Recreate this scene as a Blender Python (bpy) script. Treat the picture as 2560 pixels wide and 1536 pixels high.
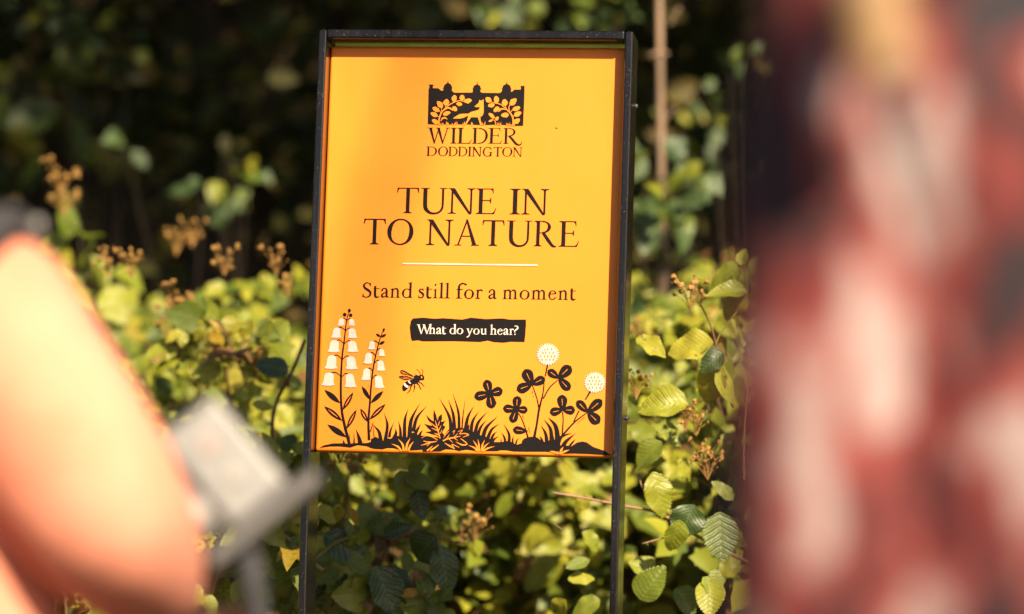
import bpy, bmesh, math, random
import numpy as np
from mathutils import Vector, Matrix
from math import radians, sin, cos, pi

for o in list(bpy.data.objects):
    bpy.data.objects.remove(o)
SC = bpy.context.scene
COL = SC.collection

# ------------------------------------------------------------------ camera
CAM = Vector((0, 0, 1.15))
PITCH = radians(2.0)
FOCAL = 135.0
cd = bpy.data.cameras.new('camera')
cam = bpy.data.objects.new('camera', cd)
COL.objects.link(cam)
cam.location = CAM
cam.rotation_euler = (radians(90) + PITCH, 0, 0)
cd.lens = FOCAL
cd.sensor_width = 36
cd.clip_start = 0.1
cd.clip_end = 2000
cd.dof.use_dof = True
cd.dof.focus_distance = 5.40
cd.dof.aperture_fstop = 2.5
SC.camera = cam
FWD = Vector((0, cos(PITCH), sin(PITCH)))
UP = Vector((0, -sin(PITCH), cos(PITCH)))
RIGHT = Vector((1, 0, 0))


def at(px, py, y):
    """place in the world of a spot measured on the photograph, y metres ahead"""
    s = FOCAL / 36 * 2560
    d = FWD + RIGHT * ((px - 1280) / s) - UP * ((py - 768) / s)
    return CAM + d * (y / d.y)


# ------------------------------------------------------------------ pose of the sign (from its four corners)
def rot(y, p, r):
    cy, sy, cp, sp, cr, sr = cos(y), sin(y), cos(p), sin(p), cos(r), sin(r)
    Ry = np.array([[cy, 0, sy], [0, 1, 0], [-sy, 0, cy]])
    Rx = np.array([[1, 0, 0], [0, cp, -sp], [0, sp, cp]])
    Rz = np.array([[cr, -sr, 0], [sr, cr, 0], [0, 0, 1]])
    return Rz @ Rx @ Ry


S_ROT = rot(.1362, -.1222, .0326)
S_POS = np.array([-.2721, -.3900, 5.413])
S_W, S_H, S_D, S_R = .445, .5963, .074, .034      # outer width, top to panel bottom, bar depth, panel recess
C2W = np.array([[RIGHT.x, -UP.x, FWD.x], [RIGHT.y, -UP.y, FWD.y], [RIGHT.z, -UP.z, FWD.z]])

# ------------------------------------------------------------------ sky, sun, exposure
sun_dir = Vector(C2W @ (S_ROT @ np.array([.52, -.64, -1.0]))).normalized()      # towards the sun
SUN_EL = math.asin(sun_dir.z)
SUN_AZ = math.atan2(sun_dir.x, sun_dir.y)
w = bpy.data.worlds.new('World')
SC.world = w
w.use_nodes = True
nt = w.node_tree
bg = nt.nodes['Background']
sky = nt.nodes.new('ShaderNodeTexSky')
sky.sky_type = 'NISHITA'
sky.sun_disc = False
sky.sun_elevation = SUN_EL
sky.sun_rotation = SUN_AZ
sky.air_density = 1.0
sky.dust_density = 2.0
nt.links.new(sky.outputs[0], bg.inputs[0])
bg.inputs[1].default_value = .05
sd = bpy.data.lights.new('sun', 'SUN')
sd.energy = 5.0
sd.angle = radians(.53)
sd.color = (1, .83, .56)
so = bpy.data.objects.new('sun', sd)
COL.objects.link(so)
so.location = (3, -4, 9)
so.rotation_euler = sun_dir.to_track_quat('Z', 'Y').to_euler()
SC.view_settings.view_transform = 'Standard'
SC.view_settings.look = 'None'
SC.view_settings.exposure = 1.4
SC.view_settings.gamma = 1
SC.cycles.use_denoising = True
SC.cycles.max_bounces = 7
SC.cycles.diffuse_bounces = 4
SC.cycles.glossy_bounces = 3
SC.cycles.transmission_bounces = 4
SC.cycles.transparent_max_bounces = 4
SC.cycles.sample_clamp_indirect = 6
SC.cycles.use_adaptive_sampling = True
SC.cycles.adaptive_threshold = .02


# ------------------------------------------------------------------ helpers
def tag(o, label=None, cat=None, group=None, kind=None):
    if label: o['label'] = label
    if cat: o['category'] = cat
    if group: o['group'] = group
    if kind: o['kind'] = kind
    return o


def empty(name, loc=(0, 0, 0), mat=None):
    o = bpy.data.objects.new(name, None)
    o.empty_display_size = .1
    COL.objects.link(o)
    if mat is not None:
        o.matrix_world = mat
    else:
        o.location = loc
    return o


def link(name, me, parent=None):
    o = bpy.data.objects.new(name, me)
    COL.objects.link(o)
    if parent is not None:
        o.parent = parent
    return o


def mesh_obj(name, verts, faces, mat, parent=None, smooth=False):
    me = bpy.data.meshes.new(name)
    me.from_pydata([tuple(v) for v in verts], [], faces)
    if mat: me.materials.append(mat)
    if smooth:
        me.polygons.foreach_set('use_smooth', [True] * len(me.polygons))
    me.update()
    return link(name, me, parent)


def bm_obj(name, bm, mat, parent=None, smooth=False):
    me = bpy.data.meshes.new(name)
    bm.to_mesh(me)
    bm.free()
    if mat: me.materials.append(mat)
    if smooth:
        me.polygons.foreach_set('use_smooth', [True] * len(me.polygons))
    return link(name, me, parent)


def box_bm(bm, x0, x1, y0, y1, z0, z1, bev=0, seg=2):
    r = bmesh.ops.create_cube(bm, size=1)
    for v in r['verts']:
        v.co = ((x0 + x1) / 2 + v.co.x * (x1 - x0), (y0 + y1) / 2 + v.co.y * (y1 - y0), (z0 + z1) / 2 + v.co.z * (z1 - z0))
    if bev:
        es = list({e for v in r['verts'] for e in v.link_edges})
        bmesh.ops.bevel(bm, geom=es, offset=bev, segments=seg, affect='EDGES', profile=.5)


def tube(verts, faces, pts, rads, n=6):
    """tapered tube through pts, appended to verts/faces"""
    pts = [Vector(p) for p in pts]
    b = len(verts)
    t = (pts[1] - pts[0]).normalized()
    u = t.orthogonal().normalized()
    for i, p in enumerate(pts):
        if i: t = (pts[min(i + 1, len(pts) - 1)] - pts[i - 1]).normalized()
        u = (u - t * u.dot(t)).normalized()
        v = t.cross(u)
        for k in range(n):
            a = 2 * pi * k / n
            verts.append(tuple(p + (u * cos(a) + v * sin(a)) * rads[i]))
    for i in range(len(pts) - 1):
        for k in range(n):
            faces.append((b + i * n + k, b + i * n + (k + 1) % n, b + (i + 1) * n + (k + 1) % n, b + (i + 1) * n + k))
    verts.append(tuple(pts[-1]))
    for k in range(n):
        faces.append((b + (len(pts) - 1) * n + k, b + (len(pts) - 1) * n + (k + 1) % n, len(verts) - 1))


def catmull(pts, n=6):
    P = [Vector(p) for p in pts]
    if len(P) < 3:
        return [P[0].lerp(P[1], i / n) for i in range(n + 1)]
    P = [P[0] * 2 - P[1]] + P + [P[-1] * 2 - P[-2]]
    out = []
    for i in range(1, len(P) - 2):
        a, b, c, d = P[i - 1:i + 3]
        for k in range(n):
            t = k / n
            out.append(.5 * ((2 * b) + (c - a) * t + (2 * a - 5 * b + 4 * c - d) * t * t + (3 * b - a - 3 * c + d) * t ** 3))
    out.append(P[-2])
    return out


# ------------------------------------------------------------------ materials
def new_mat(name):
    m = bpy.data.materials.new(name)
    m.use_nodes = True
    b = m.node_tree.nodes['Principled BSDF']
    return m, m.node_tree, b


def nd(nt, typ, **kw):
    n = nt.nodes.new('ShaderNode' + typ)
    for k, v in kw.items():
        if k in n.inputs.keys() if isinstance(k, str) else False:
            n.inputs[k].default_value = v
        else:
            setattr(n, k, v)
    return n


def ramp(nt, fac, stops):
    r = nt.nodes.new('ShaderNodeValToRGB')
    e = r.color_ramp.elements
    while len(e) < len(stops): e.new(.5)
    for i, (p, c) in enumerate(stops):
        e[i].position = p
        e[i].color = (*c, 1)
    nt.links.new(fac, r.inputs[0])
    return r.outputs[0]


def noise(nt, scale, detail=3, coord='Object', stretch=None, rough=.55):
    t = nt.nodes.new('ShaderNodeTexCoord')
    n = nt.nodes.new('ShaderNodeTexNoise')
    n.inputs['Scale'].default_value = scale
    n.inputs['Detail'].default_value = detail
    n.inputs['Roughness'].default_value = rough
    src = t.outputs[coord]
    if stretch:
        mp = nt.nodes.new('ShaderNodeMapping')
        mp.inputs['Rotation'].default_value = stretch[0]
        mp.inputs['Scale'].default_value = stretch[1]
        nt.links.new(src, mp.inputs[0])
        src = mp.outputs[0]
    nt.links.new(src, n.inputs['Vector'])
    return n.outputs['Fac']


def bump(nt, b, h, strength=.2, dist=.002):
    n = nt.nodes.new('ShaderNodeBump')
    n.inputs['Strength'].default_value = strength
    n.inputs['Distance'].default_value = dist
    nt.links.new(h, n.inputs['Height'])
    nt.links.new(n.outputs[0], b.inputs['Normal'])


def noisy(name, stops, scale, detail=4, rough=.6, bumps=0, bdist=.002, spec=.3, coord='Object', stretch=None):
    m, nt, b = new_mat(name)
    f = noise(nt, scale, detail, coord, stretch)
    nt.links.new(ramp(nt, f, stops), b.inputs['Base Color'])
    b.inputs['Roughness'].default_value = rough
    b.inputs['Specular IOR Level'].default_value = spec
    if bumps:
        bump(nt, b, noise(nt, scale * 2.5, 4, coord, stretch), bumps, bdist)
    return m


def math_n(nt, op, a, b=None, c=None):
    n = nt.nodes.new('ShaderNodeMath')
    n.operation = op
    for i, v in enumerate((a, b, c)):
        if v is None: continue
        if isinstance(v, (int, float)): n.inputs[i].default_value = v
        else: nt.links.new(v, n.inputs[i])
    return n.outputs[0]


def leaf_mat(name, stops, trans=.35, veins=True, rough=.42, spec=.5, rand='Random'):
    m, nt, b = new_mat(name)
    oi = nt.nodes.new('ShaderNodeObjectInfo')
    col = ramp(nt, oi.outputs['Random'], stops)
    nz = noise(nt, 6, 3)
    mx = nt.nodes.new('ShaderNodeMix'); mx.data_type = 'RGBA'; mx.blend_type = 'MULTIPLY'
    mx.inputs[0].default_value = .55
    nt.links.new(col, mx.inputs[6])
    nt.links.new(ramp(nt, nz, [(.3, (.6, .62, .5)), (.7, (1.25, 1.2, 1.1))]), mx.inputs[7])
    colr = mx.outputs[2]
    if veins:
        tc = nt.nodes.new('ShaderNodeTexCoord')
        sx = nt.nodes.new('ShaderNodeSeparateXYZ')
        nt.links.new(tc.outputs['Object'], sx.inputs[0])
        ax = math_n(nt, 'ABSOLUTE', sx.outputs[0])
        v = math_n(nt, 'SUBTRACT', sx.outputs[1], math_n(nt, 'MULTIPLY', ax, .85))
        wv = math_n(nt, 'SINE', math_n(nt, 'ADD', math_n(nt, 'MULTIPLY', v, math_n(nt, 'MULTIPLY_ADD', oi.outputs['Random'], 22, 44)), math_n(nt, 'MULTIPLY', noise(nt, 4, 2), 5)))
        side = math_n(nt, 'POWER', math_n(nt, 'MULTIPLY_ADD', wv, .5, .5), 8)
        mid = math_n(nt, 'LESS_THAN', ax, .012)
        vein = math_n(nt, 'MAXIMUM', side, mid)
        m2 = nt.nodes.new('ShaderNodeMix'); m2.data_type = 'RGBA'
        nt.links.new(math_n(nt, 'MULTIPLY', vein, .20), m2.inputs[0])
        nt.links.new(colr, m2.inputs[6])
        m2.inputs[7].default_value = (.30, .33, .10, 1)
        colr = m2.outputs[2]
        bump(nt, b, math_n(nt, 'SUBTRACT', math_n(nt, 'MULTIPLY', wv, .4), vein), .22, .010)
    if veins:                                          # brown spots and dry patches
        oi2 = nt.nodes.new('ShaderNodeVectorMath'); oi2.operation = 'ADD'
        tc2 = nt.nodes.new('ShaderNodeTexCoord')
        nt.links.new(tc2.outputs['Object'], oi2.inputs[0]); nt.links.new(oi.outputs['Location'], oi2.inputs[1])
        n3 = nt.nodes.new('ShaderNodeTexNoise'); n3.inputs['Scale'].default_value = 5.5; n3.inputs['Detail'].default_value = 4
        nt.links.new(oi2.outputs[0], n3.inputs['Vector'])
        sp = nt.nodes.new('ShaderNodeMapRange')
        sp.inputs[1].default_value = .66; sp.inputs[2].default_value = .70
        nt.links.new(n3.outputs['Fac'], sp.inputs[0])
        m4 = nt.nodes.new('ShaderNodeMix'); m4.data_type = 'RGBA'
        nt.links.new(sp.outputs[0], m4.inputs[0]); nt.links.new(colr, m4.inputs[6]); m4.inputs[7].default_value = (.13, .065, .02, 1)
        colr = m4.outputs[2]
    nt.links.new(colr, b.inputs['Base Color'])
    b.inputs['Roughness'].default_value = rough
    b.inputs['Specular IOR Level'].default_value = spec
    tr = nt.nodes.new('ShaderNodeBsdfTranslucent')
    br = nt.nodes.new('ShaderNodeMix'); br.data_type = 'RGBA'; br.blend_type = 'MULTIPLY'
    br.inputs[0].default_value = 1
    nt.links.new(colr, br.inputs[6]); br.inputs[7].default_value = (1.35, 1.25, .45, 1)
    nt.links.new(br.outputs[2], tr.inputs[0])
    ms = nt.nodes.new('ShaderNodeMixShader')
    ms.inputs[0].default_value = trans
    nt.links.new(b.outputs[0], ms.inputs[1])
    nt.links.new(tr.outputs[0], ms.inputs[2])
    nt.links.new(ms.outputs[0], nt.nodes['Material Output'].inputs[0])
    return m


M = {}
M['leaf_bright'] = leaf_mat('leaf_bright', [(0, (.18, .215, .015)), (.5, (.26, .27, .023)), (1, (.34, .305, .03))], trans=.32)
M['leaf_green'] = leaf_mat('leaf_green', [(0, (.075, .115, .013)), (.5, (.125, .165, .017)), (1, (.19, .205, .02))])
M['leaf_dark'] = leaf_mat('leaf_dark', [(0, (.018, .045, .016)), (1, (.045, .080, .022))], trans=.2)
M['leaf_yellow'] = leaf_mat('leaf_yellow', [(0, (.30, .22, .015)), (1, (.36, .20, .02))])
M['leaf_brown'] = leaf_mat('leaf_brown', [(0, (.10, .045, .02)), (1, (.20, .09, .035))], trans=.15, rough=.7)


def crown_mat(name, stops, trans=.25):
    m, nt, b = new_mat(name)
    g = nt.nodes.new('ShaderNodeNewGeometry')
    col = ramp(nt, g.outputs['Random Per Island'], stops)
    nt.links.new(col, b.inputs['Base Color'])
    b.inputs['Roughness'].default_value = .5
    b.inputs['Specular IOR Level'].default_value = .35
    tr = nt.nodes.new('ShaderNodeBsdfTranslucent')
    nt.links.new(col, tr.inputs[0])
    ms = nt.nodes.new('ShaderNodeMixShader')
    ms.inputs[0].default_value = trans
    nt.links.new(b.outputs[0], ms.inputs[1])
    nt.links.new(tr.outputs[0], ms.inputs[2])
    nt.links.new(ms.outputs[0], nt.nodes['Material Output'].inputs[0])
    return m


M['crown'] = crown_mat('tree_foliage', [(0, (.020, .035, .008)), (.5, (.040, .062, .010)), (.9, (.075, .085, .012)), (1, (.16, .10, .02))])
M['crown_deep'] = crown_mat('wood_foliage', [(0, (.018, .032, .008)), (.6, (.040, .056, .012)), (1, (.085, .085, .018))])
M['under'] = crown_mat('undergrowth_foliage', [(0, (.05, .08, .012)), (.4, (.15, .18, .017)), (.85, (.28, .27, .023)), (.93, (.17, .10, .03)), (1, (.13, .06, .025))])
M['bark'] = noisy('bark', [(.3, (.016, .011, .008)), (.7, (.042, .030, .020))], 14, bumps=.6, bdist=.01, rough=.9, stretch=((0, 0, 0), (1, 1, .25)))
M['bark_pale'] = noisy('sapling_bark', [(.34, (.05, .032, .022)), (.5, (.15, .10, .068)), (.7, (.24, .16, .11))], 16, bumps=.3, bdist=.003, rough=.8, stretch=((0, 0, 0), (1, 1, .3)))
M['cane'] = noisy('bramble_cane', [(.3, (.075, .035, .02)), (.7, (.15, .075, .04))], 40, rough=.6)
M['cane_tan'] = noisy('bramble_cane_tan', [(.3, (.19, .10, .065)), (.7, (.27, .15, .10))], 40, rough=.6)
M['stalk'] = noisy('leaf_stalk', [(.3, (.13, .13, .025)), (.7, (.22, .17, .04))], 30, rough=.6)
M['dried'] = noisy('dried_flower', [(.25, (.10, .045, .016)), (.5, (.27, .145, .04)), (.8, (.38, .235, .07))], 60, rough=.8)
M['ground'] = noisy('leaf_litter', [(.3, (.025, .017, .009)), (.5, (.06, .04, .02)), (.7, (.10, .065, .03))], 9, 8, .95, bumps=.8, bdist=.03)


def frame_mat():
    m, nt, b = new_mat('black_paint')
    sp = noise(nt, 420, 2, rough=.5)
    sc = noise(nt, 60, 5, stretch=((0, .3, 0), (1, 1, .12)))
    dust = ramp(nt, sp, [(.66, (0, 0, 0)), (.73, (1, 1, 1))])
    mx = nt.nodes.new('ShaderNodeMix'); mx.data_type = 'RGBA'
    nt.links.new(ramp(nt, sc, [(.4, (.003, .0025, .003)), (.75, (.010, .008, .009))]), mx.inputs[6])
    mx.inputs[7].default_value = (.12, .10, .10, 1)
    sep = nt.nodes.new('ShaderNodeSeparateColor'); nt.links.new(dust, sep.inputs[0])
    nt.links.new(math_n(nt, 'MULTIPLY', sep.outputs[0], .5), mx.inputs[0])
    nt.links.new(mx.outputs[2], b.inputs['Base Color'])
    b.inputs['Roughness'].default_value = .18
    b.inputs['Specular IOR Level'].default_value = .36
    bump(nt, b, sp, .05, .0005)
    return m


M['frame'] = frame_mat()


def orange_mat():
    m, nt, b = new_mat('orange_panel_paint')
    n1 = noise(nt, 5, 2)
    nt.links.new(ramp(nt, n1, [(.3, (.66, .176, .0120)), (.7, (.70, .192, .0150))]), b.inputs['Base Color'])
    col_ = b.inputs['Base Color'].links[0].from_socket
    dm = nt.nodes.new('ShaderNodeMix'); dm.data_type = 'RGBA'
    st = noise(nt, 34, 5, 'Object', ((0, 0, 0), (1.6, 1, .22)), .65)
    sk = noise(nt, 520, 2)
    dd = math_n(nt, 'ADD', math_n(nt, 'MULTIPLY', math_n(nt, 'GREATER_THAN', sk, .735), .35), math_n(nt, 'MULTIPLY', math_n(nt, 'MAXIMUM', math_n(nt, 'SUBTRACT', st, .52), 0), .30))
    nt.links.new(dd, dm.inputs[0]); nt.links.new(col_, dm.inputs[6]); dm.inputs[7].default_value = (.34, .22, .12, 1)
    nt.links.new(dm.outputs[2], b.inputs['Base Color'])
    b.inputs['Roughness'].default_value = .42
    b.inputs['Specular IOR Level'].default_value = .25
    bump(nt, b, noise(nt, 150, 3), .04, .0006)
    return m


M['orange'] = orange_mat()
M['ink'] = noisy('dark_print', [(.60, (.0042, .0025, .003)), (.72, (.007, .0045, .005)), (.80, (.045, .032, .032))], 330, 2, .5, spec=.12)
M['white_ink'] = noisy('white_print', [(.3, (.42, .35, .325)), (.7, (.48, .41, .385))], 90, 3, .45)
M['steel'] = noisy('bolt_steel', [(.3, (.02, .02, .02)), (.7, (.05, .05, .05))], 200, 2, .3)

# ------------------------------------------------------------------ ground
def ground_z(x, y):
    t = max(0.0, min(1.0, (y - 8.5) / 14))
    return 6.5 * t * t * (3 - 2 * t) + .05 * sin(x * 1.3 + y) * min(1, abs(y) / 4) * (1 - .6 * t)


gv, gf = [], []
xs = [-400, -120, -50, -25] + [i * 1.0 for i in range(-14, 15)] + [25, 50, 120, 400]
ys = [-400, -120, -50, -25] + [i * 1.0 for i in range(-12, 26)] + [40, 70, 140, 400]
for y in ys:
    for x in xs:
        gv.append((x, y, ground_z(x, y)))
n = len(xs)
for j in range(len(ys) - 1):
    for i in range(n - 1):
        gf.append((j * n + i, j * n + i + 1, (j + 1) * n + i + 1, (j + 1) * n + i))
tag(mesh_obj('ground', gv, gf, M['ground'], smooth=True), kind='structure')

# ------------------------------------------------------------------ the sign
# local axes: x to the right, y away from the reader, z up along the panel; origin where it meets the ground
top_w = C2W @ (S_ROT @ np.array([S_W / 2, 0, S_D / 2]) + S_POS) + np.array(CAM)
ax_x = Vector(C2W @ S_ROT[:, 0]); ax_z = Vector(C2W @ -S_ROT[:, 1]); ax_y = Vector(C2W @ S_ROT[:, 2])
SL = 1.30                                             # length of the sign along its own slope
origin = Vector(top_w) - ax_z * SL
base_z = origin.z                                     # the posts below bend upright and run on into the soil
SM = Matrix(((ax_x.x, ax_y.x, ax_z.x, origin.x), (ax_x.y, ax_y.y, ax_z.y, origin.y), (ax_x.z, ax_y.z, ax_z.z, origin.z), (0, 0, 0, 1)))
sign = empty('information_sign', mat=SM)
tag(sign, 'orange nature sign with dark lettering in a black metal frame on two posts', 'sign')


def loc(x, yd, z=0):
    """sign measures (x from the left edge, yd down from the top, z behind the front) -> sign axes"""
    return (x - S_W / 2, z - S_D / 2, SL - yd)


BAR = .0112
world_down = SM.to_3x3().inverted() @ Vector((0, 0, -1))
for side in (0, 1):
    x0 = 0 if side == 0 else S_W - BAR
    vs, fs = [], []
    path = []                                          # (x shift, y shift, z)
    n_up = 6
    for i in range(n_up + 1):
        path.append((0, 0, SL - S_H * i / n_up))
    px_, py_, pz_ = 0, 0, SL - S_H
    d = Vector((0, 0, -1))
    for i in range(30):
        d = d.lerp(world_down, .07).normalized()
        px_ += d.x * .04; py_ += d.y * .04; pz_ += d.z * .04
        path.append((px_, py_, pz_))
    c = .0022                                          # rounded corners of the flat bar
    prof = [(c, 0), (BAR - c, 0), (BAR - c * .3, c * .3), (BAR, c), (BAR, S_D - c), (BAR - c, S_D), (c, S_D), (0, S_D - c), (0, c), (c * .3, c * .3)]
    for k, (sx_, sy_, z) in enumerate(path):
        for (a, b) in prof:
            ins = 0
            if k == 0: ins = 0
            vs.append((x0 + a - S_W / 2 + sx_, b - S_D / 2 + sy_, z))
    n = len(prof)
    for k in range(len(path) - 1):
        for i in range(n):
            fs.append((k * n + i, k * n + (i + 1) % n, (k + 1) * n + (i + 1) % n, (k + 1) * n + i))
    # chamfered cap
    b0 = len(vs)
    for (a, b) in prof:
        vs.append((x0 + BAR / 2 + (a - BAR / 2) * .62 - S_W / 2, (b - S_D / 2) * .93, SL + .0022))
    for i in range(n):
        fs.append((b0 + i, b0 + (i + 1) % n, (i + 1) % n, i))
    fs.append(tuple(range(b0, b0 + n)))
    fs.append(tuple(range((len(path) - 1) * n, len(path) * n)))
    me = bpy.data.meshes.new('post')
    me.from_pydata(vs, [], fs)
    me.materials.append(M['frame'])
    bm = bmesh.new(); bm.from_mesh(me); bmesh.ops.recalc_face_normals(bm, faces=bm.faces[:]); bm.to_mesh(me); bm.free()
    post = link('post', me, sign)
    if side == 1:
        for yd in (.095, .535):
            bm = bmesh.new()
            bmesh.ops.create_uvsphere(bm, u_segments=12, v_segments=8, radius=.0036, matrix=Matrix.Translation((S_W / 2 + .0015, -S_D / 2 + S_D * .72, SL - yd)) @ Matrix.Diagonal((.9, 1, 1, 1)))
            bm_obj('bolt', bm, M['steel'], post, True)
bm = bmesh.new()
box_bm(bm, -S_W / 2 + BAR + .0003, S_W / 2 - BAR - .0003, -S_D / 2, S_D / 2, SL - BAR, SL + .0022, .0028, 3)
bm_obj('top_bar', bm, M['frame'], sign)

RI = np.linalg.inv(S_ROT)


def pp(px, py):
    """flattens a drawing traced from the photograph onto the panel: photo spot -> (x, z) on the panel face"""
    s = FOCAL / 36 * 2560
    o = RI @ -S_POS
    d = RI @ np.array([(px - 1280) / s, (py - 768) / s, 1])
    k = (S_R - o[2]) / d[2]
    q = o + d * k
    return q[0] - S_W / 2, SL - q[1]


PL = (pp(828.5, 114)[0] + pp(786, 1128)[0]) / 2
PT = (pp(828.5, 113)[1] + pp(1560, 122)[1]) / 2
PB = (pp(786, 1132)[1] + pp(1532, 1143)[1]) / 2 + .001
PR = S_W / 2 - BAR - .0012
PY = S_R - S_D / 2
bm = bmesh.new()
box_bm(bm, PL, PR, PY, PY + .020, PB, PT)
fe = [e for e in bm.edges if all(v.co.y < PY + .001 for v in e.verts)] + [e for e in bm.edges if abs(e.verts[0].co.y - e.verts[1].co.y) > .01]
bmesh.ops.bevel(bm, geom=fe, offset=.0042, segments=4, affect='EDGES', profile=.5)
panel = bm_obj('panel', bm, M['orange'], sign, True)
panel['label'] = 'orange folded metal panel with printed lettering and plants'
for p in panel.data.polygons:
    p.use_smooth = len(p.vertices) == 4 and p.area < .004
# brackets that hold the panel between the posts
for zz in (PB + .09, PT - .09):
    for sx in (-1, 1):
        bm = bmesh.new()
        box_bm(bm, min(sx * (S_W / 2 - BAR - .001), sx * (S_W / 2 - BAR - .02)), max(sx * (S_W / 2 - BAR - .001), sx * (S_W / 2 - BAR - .02)), PY + .0205, PY + .026, zz - .02, zz + .02)
        bm_obj('bracket', bm, M['frame'], sign)


# ---- print: every shape is a thin layer on the panel face
class Print:
    def __init__(s, base=.0003):
        s.v, s.f, s.m, s.layer, s.base = [], [], [], 0, base

    def poly(s, pts, mat=0, T=None):
        s.quads([[(p[0], p[1]) for p in pts]], mat, T)

    def quads(s, polys, mat=0, T=None):
        """one shape made of edge-to-edge polygons, on its own layer"""
        s.layer += 1
        y = PY - s.base - (s.layer % 40) * .000012 - (0, .0006, .0009, .0012)[mat]
        for pts in polys:
            b = len(s.v)
            for p in pts:
                q = T(*p) if T else p
                x, z = pp(*q)
                s.v.append((min(max(x, PL + .0008), PR - .0005), y, z))
            s.f.append(tuple(range(b, len(s.v))))
            s.m.append(mat)

    def build(s, name, mats):
        me = bpy.data.meshes.new(name)
        bm = bmesh.new()
        vs = [bm.verts.new(v) for v in s.v]
        for f, m in zip(s.f, s.m):
            try:
                fa = bm.faces.new([vs[i] for i in f])
            except ValueError:
                continue
            fa.material_index = m
        bm.normal_update()
        for fa in bm.faces:
            if fa.normal.y > 0: fa.normal_flip()
        bmesh.ops.triangulate(bm, faces=[f for f in bm.faces if len(f.verts) > 4], ngon_method='EAR_CLIP')
        bm.to_mesh(me); bm.free()
        for m in mats: me.materials.append(m)
        return link(name, me, panel)


def strip(pts, ws, n=5):
    """brush stroke: quads along a smooth path with changing width"""
    P3 = catmull([(p[0], p[1], 0) for p in pts], n)
    m = len(P3)
    k = len(pts) - 1
    out = []
    L = []
    for i, p in enumerate(P3):
        t = (P3[min(i + 1, m - 1)] - P3[max(i - 1, 0)])
        t = t.normalized() if t.length > 1e-9 else Vector((1, 0, 0))
        f = i / (m - 1) * k
        j = min(int(f), k - 1)
        wd = (ws[j] + (ws[j + 1] - ws[j]) * (f - j)) / 2
        nn = Vector((-t.y, t.x, 0)) * wd
        L.append(((p + nn).xy, (p - nn).xy))
    for a, b in zip(L, L[1:]):
        out.append([tuple(a[0]), tuple(b[0]), tuple(b[1]), tuple(a[1])])
    return out


def ell(cx, cy, rx, ry, a0=0, n=16):
    ca, sa = cos(a0), sin(a0)
    return [(cx + rx * cos(t) * ca - ry * sin(t) * sa, cy + rx * cos(t) * sa + ry * sin(t) * ca) for t in [2 * pi * i / n for i in range(n)]]


def leafp(b, t, w, belly=.5, rag=0, seed=0, pw=.75, n=9):
    """leaf outline from base b to tip t"""
    rnd = random.Random(seed)
    bx, by = b; tx, ty = t
    dx, dy = tx - bx, ty - by
    L = math.hypot(dx, dy); ux, uy = dx / L, dy / L
    A, B = [], []
    for i in range(n + 1):
        u = i / n
        h = (sin(pi * min(1, u / (2 * belly)) / 1) if u < belly else cos(pi / 2 * (u - belly) / (1 - belly)))
        if u < belly: h = sin(pi / 2 * u / belly)
        h = max(0, h) ** pw * w / 2
        r = 1 + (rag * (rnd.random() - .3) if 0 < i < n else 0)
        A.append((bx + ux * L * u - uy * h * r, by + uy * L * u + ux * h * r))
        r = 1 + (rag * (rnd.random() - .3) if 0 < i < n else 0)
        B.append((bx + ux * L * u + uy * h * r, by + uy * L * u - ux * h * r))
    return [[A[i], A[i + 1], B[i + 1], B[i]] for i in range(n)]


def crop(ox, oy, s):
    return lambda x, y: (ox + x / s, oy + y / s)


# ---- a serif alphabet drawn as strokes; cap height 1, x height .63
XH = .63


def stem(x, y0, y1, s, bl=.09, br=.09, tl=.09, tr=.09, h=.032):
    g = .055
    P = []
    if bl or br:
        P += [(x - s / 2 - bl, y0), (x + s / 2 + br, y0)]
        if br: P += [(x + s / 2 + br, y0 + h), (x + s / 2 + br * .35, y0 + h * 1.35)]
        P += [(x + s / 2, y0 + h + g)]
    else:
        P += [(x - s / 2, y0), (x + s / 2, y0)]
    if tl or tr:
        P += [(x + s / 2, y1 - h - g)]
        if tr: P += [(x + s / 2 + tr * .35, y1 - h * 1.35), (x + s / 2 + tr, y1 - h)]
        P += [(x + s / 2 + tr, y1), (x - s / 2 - tl, y1)]
        if tl: P += [(x - s / 2 - tl, y1 - h), (x - s / 2 - tl * .35, y1 - h * 1.35)]
        P += [(x - s / 2, y1 - h - g)]
    else:
        P += [(x + s / 2, y1), (x - s / 2, y1)]
    if bl or br:
        P += [(x - s / 2, y0 + h + g)]
        if bl: P += [(x - s / 2 - bl * .35, y0 + h * 1.35), (x - s / 2 - bl, y0 + h)]
    return [P]


def arc(cx, cy, rx, ry, a0, a1, s, t, stress=12, n=18):
    """part of an oval whose sides are thick and whose top and bottom are thin"""
    L = []
    for i in range(n + 1):
        a = radians(a0 + (a1 - a0) * i / n)
        wd = t + (s - t) * abs(cos(a - radians(-stress))) ** 1.5
        ca, sa = cos(a), sin(a)
        L.append(((cx + (rx) * ca, cy + (ry) * sa), (cx + (rx - wd) * ca, cy + (ry - (t + (wd - t) * .25)) * sa)))
    return [[a[0], b[0], b[1], a[1]] for a, b in zip(L, L[1:])]


def rect(x0, y0, x1, y1):
    return [[(x0, y0), (x1, y0), (x1, y1), (x0, y1)]]


def diag(x0, y0, x1, y1, w0, w1=None):
    w1 = w0 if w1 is None else w1
    return [[(x0 - w0 / 2, y0), (x0 + w0 / 2, y0), (x1 + w1 / 2, y1), (x1 - w1 / 2, y1)]]


def flag(x, y, s):                                     # slanted head serif of a small letter
    return [[(x - s / 2 - .10, y - .075), (x - s / 2 - .085, y - .055), (x + s / 2, y + .02), (x + s / 2, y - .12), (x - s / 2, y - .12), (x - s / 2, y - .085)]]


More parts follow.
